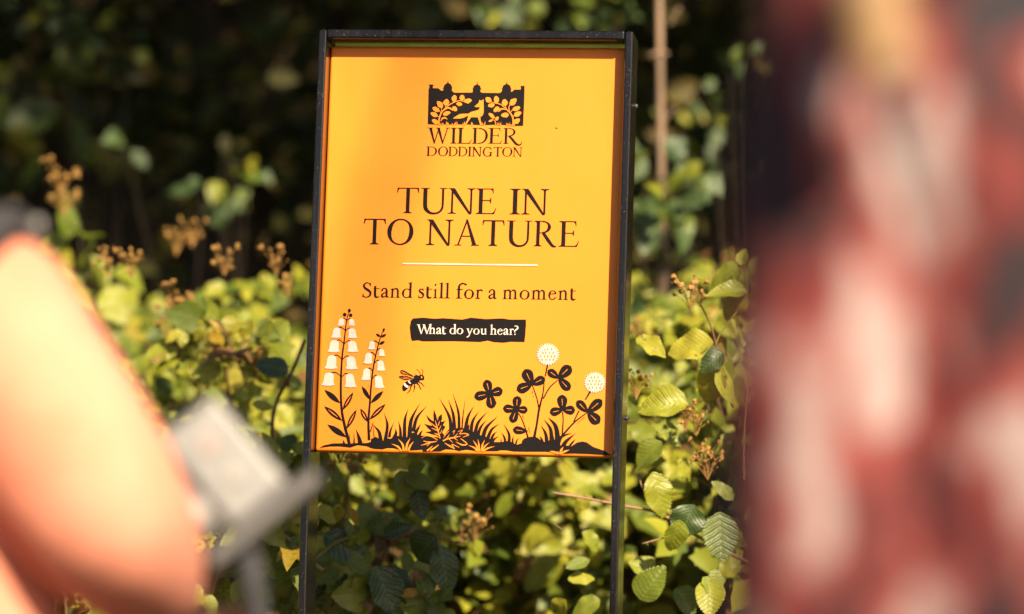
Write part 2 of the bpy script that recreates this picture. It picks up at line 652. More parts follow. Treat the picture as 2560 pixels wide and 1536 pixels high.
def glyph(ch, s=.112, t=.042):
    g = []
    h = .034
    if ch == 'T':
        g += [stem(0, 0, .97, s, tl=0, tr=0), rect(-.36, 1 - h * 1.3, .36, 1)]
        g += [[[(-.345, 1), (-.30, .965), (-.335, .93), (-.375, .80), (-.405, .80), (-.39, 1.0)]], [[(.345, 1), (.39, 1.0), (.405, .80), (.375, .80), (.335, .93), (.30, .965)]]]
    elif ch == 'U':
        g += [strip([(0, .97), (0, .38), (.035, .17), (.16, .035), (.30, .005), (.44, .045), (.545, .18), (.57, .38), (.57, .97)], [s, s, s, s * .75, t * 1.5, t * 1.4, t * 1.4, t * 1.35, t * 1.35])]
        g += [rect(-.145, 1 - h, .14, 1), rect(.46, 1 - h, .70, 1)]
    elif ch == 'N':
        g += [stem(0, 0, .97, t * 1.3, tl=0, tr=0, bl=.11, br=.11), stem(.66, .02, 1, t * 1.3, bl=0, br=0, tl=.11, tr=.11)]
        g += [diag(.64, -.02, 0, .985, t * 1.6, s * 1.35), rect(-.13, 1 - h, .07, 1)]
    elif ch == 'E':
        g += [stem(0, 0, 1, s, br=0, tr=0), rect(.03, 1 - h * 1.15, .42, 1), rect(.03, 0, .47, h * 1.2), rect(.03, .51, .35, .51 + h * 1.1)]
        g += [[[(.385, 1), (.43, 1.0), (.435, .81), (.41, .81), (.385, .92), (.33, .967)]], [[(.36, 0), (.475, 0), (.545, .23), (.52, .235), (.46, .10), (.40, .045)]], [[(.30, .51), (.335, .43), (.36, .43), (.36, .64), (.335, .64), (.30, .547)]]]
    elif ch == 'I':
        g += [stem(0, 0, 1, s)]
    elif ch == 'O':
        g += [arc(.40, .5, .40, .515, 0, 360, s, t, 14, 40)]
    elif ch == 'A':
        g += [diag(.04, 0, .36, .98, t * 1.2, t * 1.2), diag(.66, 0, .35, 1.02, s * 1.15, s * .5), rect(.15, .345, .54, .345 + h * 1.1), rect(-.085, 0, .17, h), rect(.53, 0, .83, h)]
    elif ch == 'R':
        g += [stem(0, 0, 1, s, tr=0), arc(.16, .755, .34, .245, -90, 90, s, t), rect(.03, 1 - h * 1.1, .17, 1), rect(.03, .51, .17, .51 + h * 1.1)]
        g += [strip([(.20, .53), (.40, .25), (.58, .03), (.72, .0)], [s * .9, s, s * .8, t])]
    elif ch == 'r2':                                   # R with the long swash leg of the name
        g += [stem(0, 0, 1, s, tr=0), arc(.20, .74, .38, .26, -90, 90, s, t), rect(.03, 1 - h * 1.1, .21, 1), rect(.03, .48, .21, .48 + h * 1.1)]
        g += [strip([(.20, .50), (.42, .26), (.62, .02), (.80, -.07), (.93, -.02), (1.0, .14)], [s * .9, s, s * 1.05, s * .7, t * 1.3, t * .8])]
    elif ch == 'L':
        g += [stem(0, 0, 1, s, br=0), rect(.03, 0, .50, h * 1.2), [[(.40, 0), (.505, 0), (.58, .25), (.55, .26), (.49, .11), (.43, .045)]]]
    elif ch == 'D':
        g += [stem(0, 0, 1, s, br=0, tr=0), arc(.22, .5, .50, .5, -90, 90, s, t, 8, 26), rect(.03, 1 - h * 1.15, .23, 1), rect(.03, 0, .23, h * 1.15)]
    elif ch == 'W':
        g += [diag(.32, -.01, .06, 1, t * 1.4, s * 1.15), diag(.30, -.01, .54, .93, t * 1.2, t * 1.1), diag(.80, -.01, .52, 1, t * 1.4, s * 1.15), diag(.78, -.01, 1.06, 1, t * 1.2, t * 1.2), rect(-.09, 1 - h, .20, 1), rect(.94, 1 - h, 1.20, 1), rect(.40, 1 - h, .62, 1)]
    elif ch == 'G':
        g += [arc(.42, .5, .42, .515, 48, 318, s, t, 14, 30), stem(.72, .08, .46, s * .9, bl=0, br=0), [[(.66, .80), (.71, .96), (.745, .96), (.755, .70), (.725, .70), (.70, .78)]]]
        g += [strip([(.60, .05), (.70, .075), (.77, .12)], [t * 1.4, t * 1.6, t * 2])]
    elif ch == 'S':
        g += [strip([(.47, .78), (.42, .92), (.28, .985), (.12, .92), (.065, .77), (.15, .62), (.32, .50), (.47, .37), (.50, .22), (.40, .06), (.22, .01), (.08, .06), (.02, .24)], [t, t * 1.2, t * 1.3, s * .75, s, s * 1.1, s * 1.25, s * 1.1, s, s * .7, t * 1.3, t * 1.2, t])]
        g += [[[(.42, .93), (.50, 1.0), (.52, 1.0), (.50, .75), (.475, .75)]], [[(.10, .06), (.0, -.005), (-.02, .0), (.0, .27), (.025, .27)]]]
    elif ch == 't':
        g += [strip([(.10, .78), (.10, .45), (.10, .20), (.14, .05), (.24, .015), (.36, .07)], [s * .9, s, s, s * 1.05, s * .75, t * .8]), rect(.0, XH - h * 1.3, .36, XH + .005), [[(.0, XH - h * 1.3), (.055, XH - h * 1.3), (.145, .80), (.14, .82)]]]
    elif ch == 'a':
        g += [strip([(.06, .46), (.09, .56), (.20, .625), (.32, .59), (.36, .47), (.36, .18), (.40, .045), (.52, .075)], [s * .9, t * 1.5, t * 1.4, s * .7, s, s, s * .9, t * .7]), [ell(.065, .455, .055, .05)]]
        g += [strip([(.36, .37), (.20, .30), (.07, .20), (.07, .09), (.15, .035), (.25, .065), (.36, .15)], [t, t * 1.3, s * .8, s, s * .7, t * 1.2, t])]
    elif ch == 'n':
        g += [stem(0, 0, XH - .1, s, tl=0, tr=0, bl=.10, br=.10), flag(0, XH, s), stem(.40, 0, .46, s, tl=0, tr=0, bl=.10, br=.10), strip([(.03, .48), (.14, .59), (.26, .61), (.36, .56), (.40, .45)], [t, t * 1.3, s * .75, s * .95, s])]
    elif ch == 'm':
        g += [stem(0, 0, XH - .1, s, tl=0, tr=0, bl=.10, br=.10), flag(0, XH, s)]
        for d in (0, .38):
            g += [stem(.38 + d, 0, .46, s, tl=0, tr=0, bl=.10, br=.10), strip([(.03 + d, .48), (.13 + d, .59), (.24 + d, .61), (.34 + d, .56), (.38 + d, .45)], [t, t * 1.3, s * .75, s * .95, s])]
    elif ch == 'h':
        g += [stem(0, 0, 1.0, s, tl=0, tr=0, bl=.10, br=.10), flag(0, 1.06, s), rect(-s / 2, .93, s / 2, .97), stem(.40, 0, .46, s, tl=0, tr=0, bl=.10, br=.10), strip([(.03, .48), (.14, .59), (.26, .61), (.36, .56), (.40, .45)], [t, t * 1.3, s * .75, s * .95, s])]
    elif ch == 'd':
        g += [arc(.30, .31, .30, .325, 40, 330, s, t, 12, 30), stem(.52, .05, 1.0, s, tl=0, tr=0, bl=0, br=0), flag(.52, 1.06, s), rect(.52 - s / 2, .93, .52 + s / 2, .97), [[(.465, .05), (.47, -.01), (.66, .01), (.66, .045), (.58, .06), (.575, .09)]]]
    elif ch == 's':
        g += [strip([(.30, .50), (.26, .585), (.18, .61), (.08, .565), (.065, .47), (.15, .385), (.27, .30), (.32, .20), (.28, .07), (.16, .015), (.06, .055), (.02, .16)], [t, t, t * 1.3, s * .7, s * .85, s, s * 1.05, s * .9, s * .7, t * 1.3, t, t])]
        g += [[[(.25, .59), (.315, .645), (.335, .64), (.32, .47), (.295, .47)]], [[(.08, .04), (-.005, -.01), (-.02, 0), (0, .19), (.025, .19)]]]
    elif ch == 'i':
        g += [stem(0, 0, XH - .1, s, tl=0, tr=0, bl=.11, br=.11), flag(0, XH, s), [ell(-.005, .90, .075, .07)]]
    elif ch == 'l':
        g += [stem(0, 0, 1.0, s, tl=0, tr=0, bl=.12, br=.12), flag(0, 1.06, s), rect(-s / 2, .93, s / 2, .97)]
    elif ch == 'f':
        g += [stem(0, 0, .70, s, tl=0, tr=0, bl=.11, br=.14), strip([(0, .70), (.02, .87), (.11, .98), (.25, 1.02), (.38, .97)], [s, s * .9, t * 1.8, t * 1.5, s * .6]), [ell(.40, .955, .075, .06)], rect(-.14, XH - h * 1.3, .25, XH + .005)]
    elif ch == 'o':
        g += [arc(.30, .31, .30, .325, 0, 360, s, t, 14, 36)]
    elif ch == 'r':
        g += [stem(0, 0, XH - .1, s, tl=0, tr=0, bl=.10, br=.12), flag(0, XH, s), strip([(.03, .46), (.12, .57), (.22, .60), (.30, .56)], [t, t * 1.5, s * .8, s * .8]), [ell(.30, .55, .06, .065)]]
    elif ch == 'e':
        g += [arc(.28, .31, .28, .325, 20, 325, s, t, 14, 30), strip([(.06, .375), (.30, .40), (.53, .42)], [t * 1.1, t * 1.1, t * 1.2]), strip([(.50, .14), (.545, .19)], [t, t * .6])]
    elif ch == 'u':
        g += [strip([(0, .60), (0, .25), (.04, .09), (.15, .03), (.27, .06), (.40, .16)], [s, s, s, s * .8, t * 1.3, t]), stem(.42, .03, .60, s, tl=0, tr=0, bl=0, br=0), flag(0, XH, s), flag(.42, XH, s), [[(.40, .03), (.40, -.01), (.55, .0), (.55, .04)]]]
    elif ch == 'y':
        g += [diag(.24, .02, .04, XH, t * 1.5, s * 1.1), strip([(.47, XH), (.30, .18), (.17, -.15), (.08, -.26), (-.04, -.25)], [t * 1.2, t * 1.4, t * 1.5, s * .7, s * .8]), rect(-.08, XH - h, .17, XH), rect(.36, XH - h, .58, XH)]
    elif ch == '?':
        g += [strip([(.02, .90), (.15, .95), (.30, .86), (.32, .70), (.20, .55), (.08, .46), (.05, .33), (.10, .24)], [t, t * 1.4, s * .85, s, s * .9, s * .8, s * .6, t]), [ell(.09, .06, .07, .07)]]
    return g


def text(pr, letters, cap, base, mat=0, s=.112, t=.042, lean=.036):
    """letters: (char, left, right) in photo columns; base: two baseline points"""
    (bx0, by0), (bx1, by1) = base
    sl = (by1 - by0) / (bx1 - bx0)
    for ch, l, r in letters:
        g = glyph(ch, s, t)
        X = [p[0] for q in g for f in q for p in f]
        x0, x1 = min(X), max(X)

        def T(x, y):
            u = l + (x - x0) / (x1 - x0) * (r - l)
            v = by0 + sl * (u - bx0)
            return (u + lean * (y - .5) * cap, v - y * cap)
        for q in g:
            pr.quads([[p for p in f] for f in q], mat, T)


MATS = [M['ink'], M['orange'], M['white_ink'], M['orange']]


def letters(s, ext, f):
    return [(c, f(a, 0)[0], f(b, 0)[0]) for c, (a, b) in zip(s, ext)]


cD = crop(880, 440, 3.3726)
cA = crop(1020, 180, 6.182)
cS1 = crop(900, 690, 8.7286)
cS2 = crop(1160, 690, 8.2433)
pr = Print()
text(pr, letters('TUNEIN', [(378, 565), (580, 800), (810, 1040), (1048, 1220), (1332, 1420), (1430, 1660)], cD), 64.2, (cD(430, 316), cD(1620, 328)), s=.136, t=.054)
text(pr, letters('TONATURE', [(98, 285), (298, 520), (627, 855), (868, 1075), (1097, 1285), (1305, 1517), (1535, 1725), (1745, 1918)], cD), 64.2, (cD(180, 578), cD(1850, 599)), s=.136, t=.054)
pr.build('printed_headline', MATS)
pr = Print()
text(pr, letters('Standstillf', [(55, 258), (295, 432), (458, 640), (658, 882), (918, 1152), (1275, 1408), (1440, 1578), (1600, 1697), (1718, 1845), (1850, 1972), (2095, 2330)], cS1), 37, (cS1(100, 470), cS1(1900, 492)), s=.142, t=.060)
text(pr, letters('oramoment', [(5, 213), (240, 388), (505, 680), (797, 1110), (1147, 1358), (1388, 1702), (1740, 1915), (1942, 2150), (2188, 2312)], cS2), 37, (cS2(100, 471), cS2(2250, 498)), s=.142, t=.060)
pr.build('printed_line_of_text', MATS)
pr = Print()
pr.quads(strip([(428, 741), (800, 745), (1100, 750), (1565, 754)], [11, 13, 11, 13]), 2, cD)
pr.build('printed_white_rule', MATS)
pr = Print()
pr.poly([(497, 1222), (515, 1202), (600, 1196), (700, 1205), (770, 1200), (930, 1212), (1000, 1196), (1130, 1208), (1265, 1202), (1330, 1212), (1467, 1212), (1468, 1250), (1463, 1330), (1455, 1402), (1330, 1400), (1280, 1408), (1200, 1404), (1145, 1390), (1080, 1402), (850, 1395), (600, 1397), (560, 1388), (503, 1392), (494, 1350), (487, 1280)], 0, cD)
text(pr, letters('Whatdo', [(1238, 1570), (1505, 1655), (1668, 1785), (1795, 1885), (1958, 2105), (2110, 2258)], cS1), 23.6, (cS1(1300, 1269), cS1(2200, 1274)), 2, .15, .062, lean=.02)
text(pr, letters('youhear?', [(52, 195), (195, 325), (340, 470), (540, 680), (690, 805), (815, 925), (935, 1030), (1035, 1125)], cS2), 23.6, (cS2(100, 1210), cS2(1100, 1219)), 2, .15, .062, lean=.02)
pr.build('printed_question_label', MATS)

# ---- emblem
pr = Print()
pr.poly([(305, 812), (318, 260), (330, 250), (332, 222), (322, 196), (388, 196), (396, 220), (384, 226), (386, 252), (470, 254), (490, 270), (505, 288), (530, 292), (545, 285), (548, 262), (536, 254), (552, 242), (556, 215), (575, 190), (605, 175), (612, 150), (618, 138), (624, 155), (630, 175), (660, 192), (676, 215), (680, 240), (690, 247), (680, 258), (680, 290), (700, 312), (720, 322), (985, 320), (1000, 315), (1003, 272), (992, 264), (1006, 256), (1010, 230), (1028, 208), (1060, 198), (1064, 165), (1070, 146), (1076, 170), (1080, 198), (1110, 210), (1122, 232), (1126, 258), (1138, 266), (1124, 275), (1122, 312), (1150, 324), (1415, 328), (1440, 312), (1452, 300), (1455, 270), (1442, 262), (1460, 255), (1465, 225), (1485, 200), (1515, 192), (1522, 165), (1528, 153), (1534, 175), (1540, 192), (1570, 205), (1588, 230), (1590, 258), (1604, 265), (1592, 275), (1595, 310), (1610, 305), (1645, 275), (1740, 275), (1748, 245), (1735, 238), (1745, 218), (1808, 218), (1800, 245), (1803, 290), (1795, 500), (1780, 836), (1655, 838), (1400, 818), (1150, 826), (900, 815), (480, 818)], 0, cA)
k = 0
for b, t, wd in [((470, 800), (372, 742), 66), ((460, 690), (350, 635), 64), ((490, 610), (378, 555), 66), ((535, 560), (455, 455), 76), ((580, 525), (605, 422), 82), ((710, 470), (725, 358), 72), ((840, 450), (838, 356), 80), ((865, 462), (990, 440), 68), ((748, 495), (842, 505), 58), ((690, 540), (757, 605), 66), ((540, 665), (660, 625), 60), ((1285, 470), (1205, 398), 76), ((1375, 488), (1360, 374), 78), ((1510, 530), (1485, 424), 84), ((1572, 515), (1677, 414), 78), ((1340, 508), (1238, 530), 64), ((1410, 548), (1328, 618), 66), ((1615, 592), (1737, 548), 66), ((1560, 665), (1438, 675), 72), ((1640, 682), (1754, 625), 68), ((1636, 800), (1730, 728), 72), ((1340, 722), (1250, 640), 52), ((1352, 750), (1400, 698), 48), ((1312, 742), (1246, 772), 30)]:
    k += 1
    pr.quads(leafp(b, t, wd, .45, .35, k, .6), 1, cA)
for P, wd in [([(478, 818), (482, 740), (510, 650), (560, 585), (630, 520), (710, 475), (800, 448), (880, 468)], [24, 22, 20, 17, 15, 13, 11, 8]), ([(1628, 832), (1625, 730), (1590, 650), (1520, 580), (1440, 510), (1350, 485), (1285, 468)], [24, 22, 20, 16, 13, 11, 8]), ([(1575, 515), (1560, 560), (1572, 620)], [10, 12, 12]), ([(580, 525), (582, 560)], [9, 9]), ([(520, 560), (522, 610)], [9, 10]), ([(455, 688), (490, 700)], [9, 9]), ([(490, 610), (520, 640)], [9, 9]), ([(1640, 680), (1612, 700)], [9, 9]), ([(1615, 592), (1585, 630)], [9, 9]), ([(1508, 530), (1520, 565)], [9, 9]), ([(1355, 818), (1350, 770), (1300, 728)], [14, 11, 6]), ([(555, 600), (620, 560), (665, 575), (695, 605)], [6, 24, 26, 3]), ([(505, 765), (540, 720), (575, 715), (615, 738)], [5, 26, 28, 3]), ([(1530, 590), (1450, 575), (1415, 600), (1398, 625)], [5, 26, 26, 3])]:
    pr.quads(strip(P, wd), 1, cA)
pr.poly([(1028, 540), (1090, 485), (1110, 430), (1128, 455), (1168, 425), (1172, 600), (1165, 650), (1150, 680), (1118, 700), (1122, 750), (1145, 822), (1118, 825), (1100, 760), (1080, 705), (980, 702), (930, 770), (905, 815), (885, 812), (915, 750), (930, 700), (925, 672), (905, 690), (850, 715), (780, 725), (695, 722), (740, 690), (800, 655), (870, 650), (935, 650), (980, 620), (1060, 600), (1100, 585), (1110, 545), (1060, 548)], 1, cA)
rnd = random.Random(4)
for x in [505, 535, 548, 590, 610, 625, 690, 715, 735, 765, 850, 870, 885, 980, 1000, 1160, 1185, 1385, 1405, 1430, 1525, 1545, 1565, 1585, 1605, 1645]:
    hh = 25 + 35 * rnd.random(); dx = (rnd.random() - .5) * 30
    yb = 818 + max(0, (x - 1150) / 500 * 16)
    pr.poly([(x - 9, yb + 4), (x + 9, yb + 4), (x + dx, yb - hh)], 1, cA)
text(pr, letters('WILDE', [(305, 650), (662, 752), (765, 990), (995, 1237), (1243, 1460)], cA) + [('r2', cA(1475, 0)[0], cA(1772, 0)[0])], 39.3, (cA(400, 1106), cA(1500, 1113)), s=.142, t=.054)
text(pr, letters('DODDINGTON', [(285, 450), (465, 622), (625, 770), (775, 920), (928, 985), (990, 1145), (1158, 1310), (1325, 1455), (1455, 1615), (1618, 1770)], cA), 23.6, (cA(320, 1300), cA(1740, 1312)), s=.150, t=.062)
pr.build('printed_emblem', MATS)

# ---- bellflowers
cB = crop(770, 740, 3.5325)
pr = Print()


def bell(cx, y0, wd, hh, tilt):
    P = []
    top = [(-.12, 0), (-.30, .06), (-.40, .22), (-.42, .5), (-.44, .75), (-.56, .90), (-.50, .95), (-.36, .94), (-.26, 1.0), (-.14, .95), (0, 1.02), (.13, .95), (.24, 1.0), (.35, .94), (.50, .95), (.56, .90), (.44, .75), (.42, .5), (.40, .22), (.30, .06), (.12, 0)]
    for x, y in top:
        X = x * wd; Y = y * hh
        P.append((cx + X + tilt * Y, y0 + Y))
    return P


def plant(stem_p, stem_w, bells, leaves, tips):
    pr.quads(strip(stem_p, stem_w), 0, cB)
    sx = lambda y: next((a[0] + (b[0] - a[0]) * (y - a[1]) / (b[1] - a[1]) for a, b in zip(stem_p, stem_p[1:]) if b[1] <= y <= a[1]), stem_p[-1][0])
    for cx, y0, wd, hh in bells:
        x = sx(min(y0 + hh * .22, stem_p[0][1]))
        sd_ = -1 if cx < x else 1
        pr.quads(strip([(x, y0 + hh * .28), (x + (cx - x) * .45, y0 - 2), (cx + sd_ * -.25 * wd, y0 - 1), (cx, y0 + 6)], [7, 9, 11, 9]), 0, cB)
        pr.poly(bell(cx, y0, wd, hh, sd_ * .10), 2, cB)
    for b, t, wd, ln in leaves:
        pr.quads(leafp(b, t, wd, .5, 0, 0, .9), 0, cB)
        if ln:
            P = lambda u: (b[0] + (t[0] - b[0]) * u, b[1] + (t[1] - b[1]) * u)
            pr.quads(strip([P(.25), P(.5), P(.78)], [3, 9, 2]), 1, cB)
    for e in tips: pr.poly(e, 0, cB)


plant([(365, 1305), (325, 1150), (297, 1000), (290, 800), (300, 560), (320, 400), (340, 230), (362, 140)], [28, 26, 22, 19, 16, 13, 10, 7],
      [(300, 200, 58, 65), (385, 205, 52, 60), (258, 282, 80, 92), (388, 288, 76, 88), (238, 393, 96, 108), (390, 400, 90, 100), (215, 527, 100, 122), (378, 535, 96, 118), (190, 680, 104, 118), (368, 690, 94, 122)],
      [((285, 950), (145, 830), 48, 0), ((305, 1012), (402, 850), 42, 1), ((303, 1105), (143, 975), 48, 1), ((340, 1178), (430, 1003), 42, 1), ((340, 1250), (172, 1137), 52, 0)],
      [ell(366, 130, 14, 17), ell(325, 167, 17, 17), ell(378, 172, 16, 16)])
plant([(540, 1275), (535, 1110), (548, 940), (560, 780), (580, 620), (610, 480), (640, 370), (672, 295)], [24, 20, 17, 15, 13, 11, 9, 7],
      [(570, 402, 58, 75), (650, 470, 52, 66), (540, 505, 74, 98), (640, 572, 70, 92), (522, 642, 74, 105), (622, 706, 80, 112)],
      [((548, 920), (475, 797), 38, 0), ((553, 950), (667, 840), 42, 0), ((528, 1115), (463, 995), 42, 1), ((542, 1095), (687, 955), 46, 1), ((640, 362), (600, 336), 24, 0), ((644, 368), (693, 338), 24, 0), ((628, 430), (680, 402), 28, 0)],
      [ell(669, 303, 10, 19, .25)])
for a, b in [((317, 895), (320, 910)), ((365, 1225), (372, 1265)), ((535, 790), (528, 810)), ((470, 905), (474, 912)), ((600, 920), (628, 898)), ((682, 690), (686, 696))]:
    pr.quads(strip([a, b], [5, 3]), 0, cB)
pr.build('printed_bellflowers', MATS)

# ---- bee
cE = crop(980, 900, 14.84)
pr = Print()
pr.poly([(590, 770), (500, 820), (420, 880), (380, 980), (375, 1060), (390, 1130), (430, 1170), (490, 1155), (560, 1100), (620, 1030), (670, 950), (720, 900), (740, 820), (720, 760)], 0, cE)
pr.poly([(690, 740), (800, 690), (815, 600), (870, 580), (856, 525), (900, 550), (985, 590), (1030, 560), (1080, 545), (1140, 550), (1190, 610), (1205, 680), (1190, 740), (1150, 765), (1040, 765), (1000, 820), (920, 885), (840, 910), (780, 910), (720, 900)], 0, cE)
pr.poly([(295, 430), (330, 380), (400, 380), (520, 430), (650, 510), (810, 600), (790, 640), (640, 585), (520, 560), (400, 550), (330, 510)], 0, cE)
pr.poly([(240, 630), (290, 600), (400, 590), (560, 600), (700, 650), (790, 690), (620, 740), (480, 755), (380, 730), (290, 680)], 0, cE)
for P, wd in [([(890, 345), (980, 400), (1065, 540)], [14, 24, 26]), ([(1095, 335), (1150, 430), (1130, 550)], [16, 26, 26]), ([(740, 890), (690, 1040), (690, 1090), (640, 1170), (545, 1255)], [100, 40, 34, 44, 18]), ([(825, 900), (840, 1000), (830, 1080), (798, 1192)], [30, 56, 34, 24]), ([(930, 870), (1010, 950), (1050, 1050), (1092, 1102)], [60, 38, 38, 26]), ([(990, 820), (1100, 880), (1202, 1006)], [40, 36, 20])]:
    pr.quads(strip(P, wd), 0, cE)
for P, wd in [([(335, 430), (480, 490), (610, 555)], [12, 20, 8]), ([(370, 480), (470, 530)], [10, 14]), ([(330, 655), (430, 695), (520, 690), (560, 670)], [10, 18, 16, 6]), ([(420, 625), (560, 680), (670, 685)], [10, 18, 14])]:
    pr.quads(strip(P, wd), 1, cE)
pr.poly(ell(1105, 650, 24, 42, -.3), 1, cE)
pr.poly([(430, 900), (480, 850), (545, 935), (625, 985), (600, 1035), (560, 1042), (500, 1000), (450, 950)], 2, cE)
pr.poly([(590, 790), (630, 770), (675, 830), (712, 870), (690, 895), (655, 885), (620, 840)], 2, cE)
pr.build('printed_bee', MATS)

# ---- grass, fern and mounds
cG = crop(920, 960, 6.185)
cC = crop(1150, 840, 4.637)
pr = Print()
G = lambda x, y: cG(x, y); B_ = lambda x, y: cB(x, y); C_ = lambda x, y: cC(x, y)
topl = [B_(98, 1345), B_(140, 1320), B_(220, 1303), B_(300, 1302), B_(350, 1306), B_(430, 1300), B_(520, 1300), G(40, 900), G(50, 850), G(120, 820), G(240, 885), G(300, 840), G(350, 850), G(440, 800), G(520, 820), G(590, 830), G(700, 750), G(800, 800), G(900, 800), G(1100, 830), G(1190, 780), G(1260, 690), G(1450, 680), G(1600, 720), G(1700, 780), G(1850, 830), G(1950, 900), G(2060, 900), G(2180, 880), G(2290, 935), C_(650, 1265), C_(715, 1245), C_(720, 1215), C_(745, 1190), C_(800, 1172), C_(860, 1168), C_(900, 1180), C_(940, 1215), C_(980, 1230), C_(1040, 1210), C_(1100, 1205), C_(1160, 1200), C_(1167, 1290), C_(1200, 1268), C_(1290, 1280), C_(1360, 1235), C_(1420, 1225), C_(1470, 1235), C_(1540, 1285), C_(1680, 1335), C_(1755, 1385)]
botl = [C_(1700, 1384), C_(1500, 1372), C_(1330, 1366), C_(1200, 1368), C_(1000, 1346), C_(760, 1346), C_(620, 1344), C_(560, 1332), C_(480, 1328), C_(420, 1340), C_(330, 1340), C_(180, 1338), C_(80, 1322), C_(0, 1334), G(1420, 1045), G(1330, 1022), G(1200, 1016), G(1120, 1046), G(960, 1045), G(850, 1048), G(840, 1022), G(700, 1030), G(560, 1030), G(470, 1020), G(400, 1000), G(310, 995), G(220, 1015), G(120, 1010), G(50, 998), B_(520, 1330), B_(440, 1320), B_(370, 1342), B_(280, 1332), B_(200, 1332)]
pr.poly(topl + botl, 0)
for bx, by, mx, my, tx, ty, wd in [(265, 890, 300, 640, 250, 450, 60), (330, 830, 350, 720, 402, 598, 44), (505, 830, 500, 700, 470, 575, 52), (565, 840, 572, 560, 622, 385, 62), (640, 840, 670, 560, 802, 303, 74), (700, 740, 760, 520, 914, 340, 62), (720, 800, 770, 700, 820, 618, 56), (780, 840, 810, 770, 853, 710, 56), (400, 850, 432, 770, 428, 690, 66), (200, 880, 170, 740, 75, 632, 64), (40, 740, 60, 660, 83, 583, 20), (1290, 740, 1255, 500, 1108, 228, 62), (1340, 740, 1320, 480, 1242, 243, 62), (1410, 740, 1400, 450, 1315, 152, 50), (1450, 740, 1470, 500, 1505, 238, 26), (1500, 760, 1545, 520, 1642, 338, 62), (1540, 740, 1556, 660, 1562, 608, 36), (1590, 780, 1620, 580, 1717, 423, 62), (1650, 800, 1705, 600, 1850, 430, 62), (1690, 850, 1740, 680, 1832, 563, 58), (1770, 870, 1830, 680, 2007, 501, 74), (1850, 850, 1912, 710, 2025, 620, 58), (1900, 880, 1940, 790, 1997, 736, 50), (1920, 910, 1960, 850, 2022, 813, 44), (2180, 940, 2182, 780, 2104, 630, 54), (2130, 940, 2110, 830, 2069, 758, 44), (2065, 940, 2060, 880, 2057, 848, 24), (2240, 940, 2240, 860, 2249, 803, 34), (2285, 950, 2302, 880, 2340, 833, 30)]:
    pr.quads(strip([(bx, by), (mx, my), (tx, ty)], [wd, wd * .72, 1.5], 7), 0, cG)
for bx, by, mx, my, tx, ty, wd in [(408, 1310, 408, 1260, 405, 1213, 16), (465, 1315, 450, 1250, 424, 1178, 46), (322, 1310, 315, 1290, 310, 1272, 22), (590, 1290, 580, 1200, 575, 1115, 10)]:
    pr.quads(strip([(bx, by), (mx, my), (tx, ty)], [wd, wd * .6, 1], 6), 0, cB)
for bx, by, mx, my, tx, ty, wd in [(1010, 1240, 992, 1130, 940, 1038, 48), (1065, 1240, 1050, 1080, 977, 973, 54), (1140, 1240, 1110, 1050, 1024, 947, 68), (1090, 1230, 1080, 1170, 1068, 1128, 24), (960, 1240, 945, 1195, 927, 1163, 34), (1185, 1300, 1235, 1220, 1342, 1131, 60), (1195, 1165, 1250, 1140, 1304, 1137, 24), (1265, 1285, 1310, 1230, 1337, 1198, 30)]:
    pr.quads(strip([(bx, by), (mx, my), (tx, ty)], [wd, wd * .68, 1.5], 7), 0, cC)
pr.poly([(1150, 860), (1060, 800), (980, 780), (883, 748), (980, 730), (930, 690), (868, 616), (965, 645), (1000, 640), (930, 560), (897, 478), (980, 560), (1015, 580), (1010, 480), (1019, 393), (1060, 500), (1075, 570), (1090, 510), (1142, 463), (1147, 540), (1130, 590), (1198, 568), (1160, 640), (1200, 663), (1150, 750), (1180, 800)], 0, cG)
for P, wd in [([(1040, 565), (1078, 700), (1115, 845)], [4, 18, 14]), ([(970, 600), (1070, 690)], [6, 16]), ([(985, 685), (1085, 728)], [6, 16]), ([(1030, 768), (1098, 792)], [8, 16]), ([(1132, 648), (1092, 722)], [4, 14]), ([(1110, 572), (1088, 645)], [4, 12]), ([(1146, 708), (1122, 768)], [4, 10]), ([(1160, 885), (1230, 850), (1330, 832), (1435, 808)], [18, 20, 18, 6]), ([(1210, 858), (1262, 785)], [14, 5]), ([(1330, 832), (1392, 768)], [14, 4]), ([(1250, 850), (1312, 908)], [14, 4]), ([(1330, 835), (1392, 882)], [14, 4]), ([(1390, 742), (1462, 716), (1420, 775), (1490, 768), (1557, 790), (1468, 827)], [6, 8, 9, 14, 14, 6]), ([(1305, 748), (1342, 722), (1320, 782)], [5, 8, 5]), ([(1430, 848), (1480, 880), (1532, 932), (1460, 945), (1362, 900)], [6, 14, 14, 22, 6]), ([(1188, 918), (1270, 965), (1342, 1008)], [6, 22, 8]), ([(1342, 1008), (1300, 938), (1412, 986)], [6, 14, 6]), ([(830, 838), (900, 805), (980, 815), (1082, 872)], [4, 10, 16, 6]), ([(1065, 888), (970, 905), (858, 886)], [8, 18, 8]), ([(970, 905), (900, 930), (818, 954)], [14, 16, 4]), ([(970, 905), (912, 968)], [14, 5]), ([(1097, 942), (1040, 985), (965, 1036)], [6, 20, 26]), ([(1002, 958), (960, 1000), (915, 1036)], [4, 16, 24]), ([(1170, 835), (1200, 790), (1260, 725)], [4, 10, 4])]:
    pr.quads(strip(P, wd), 1, cG)
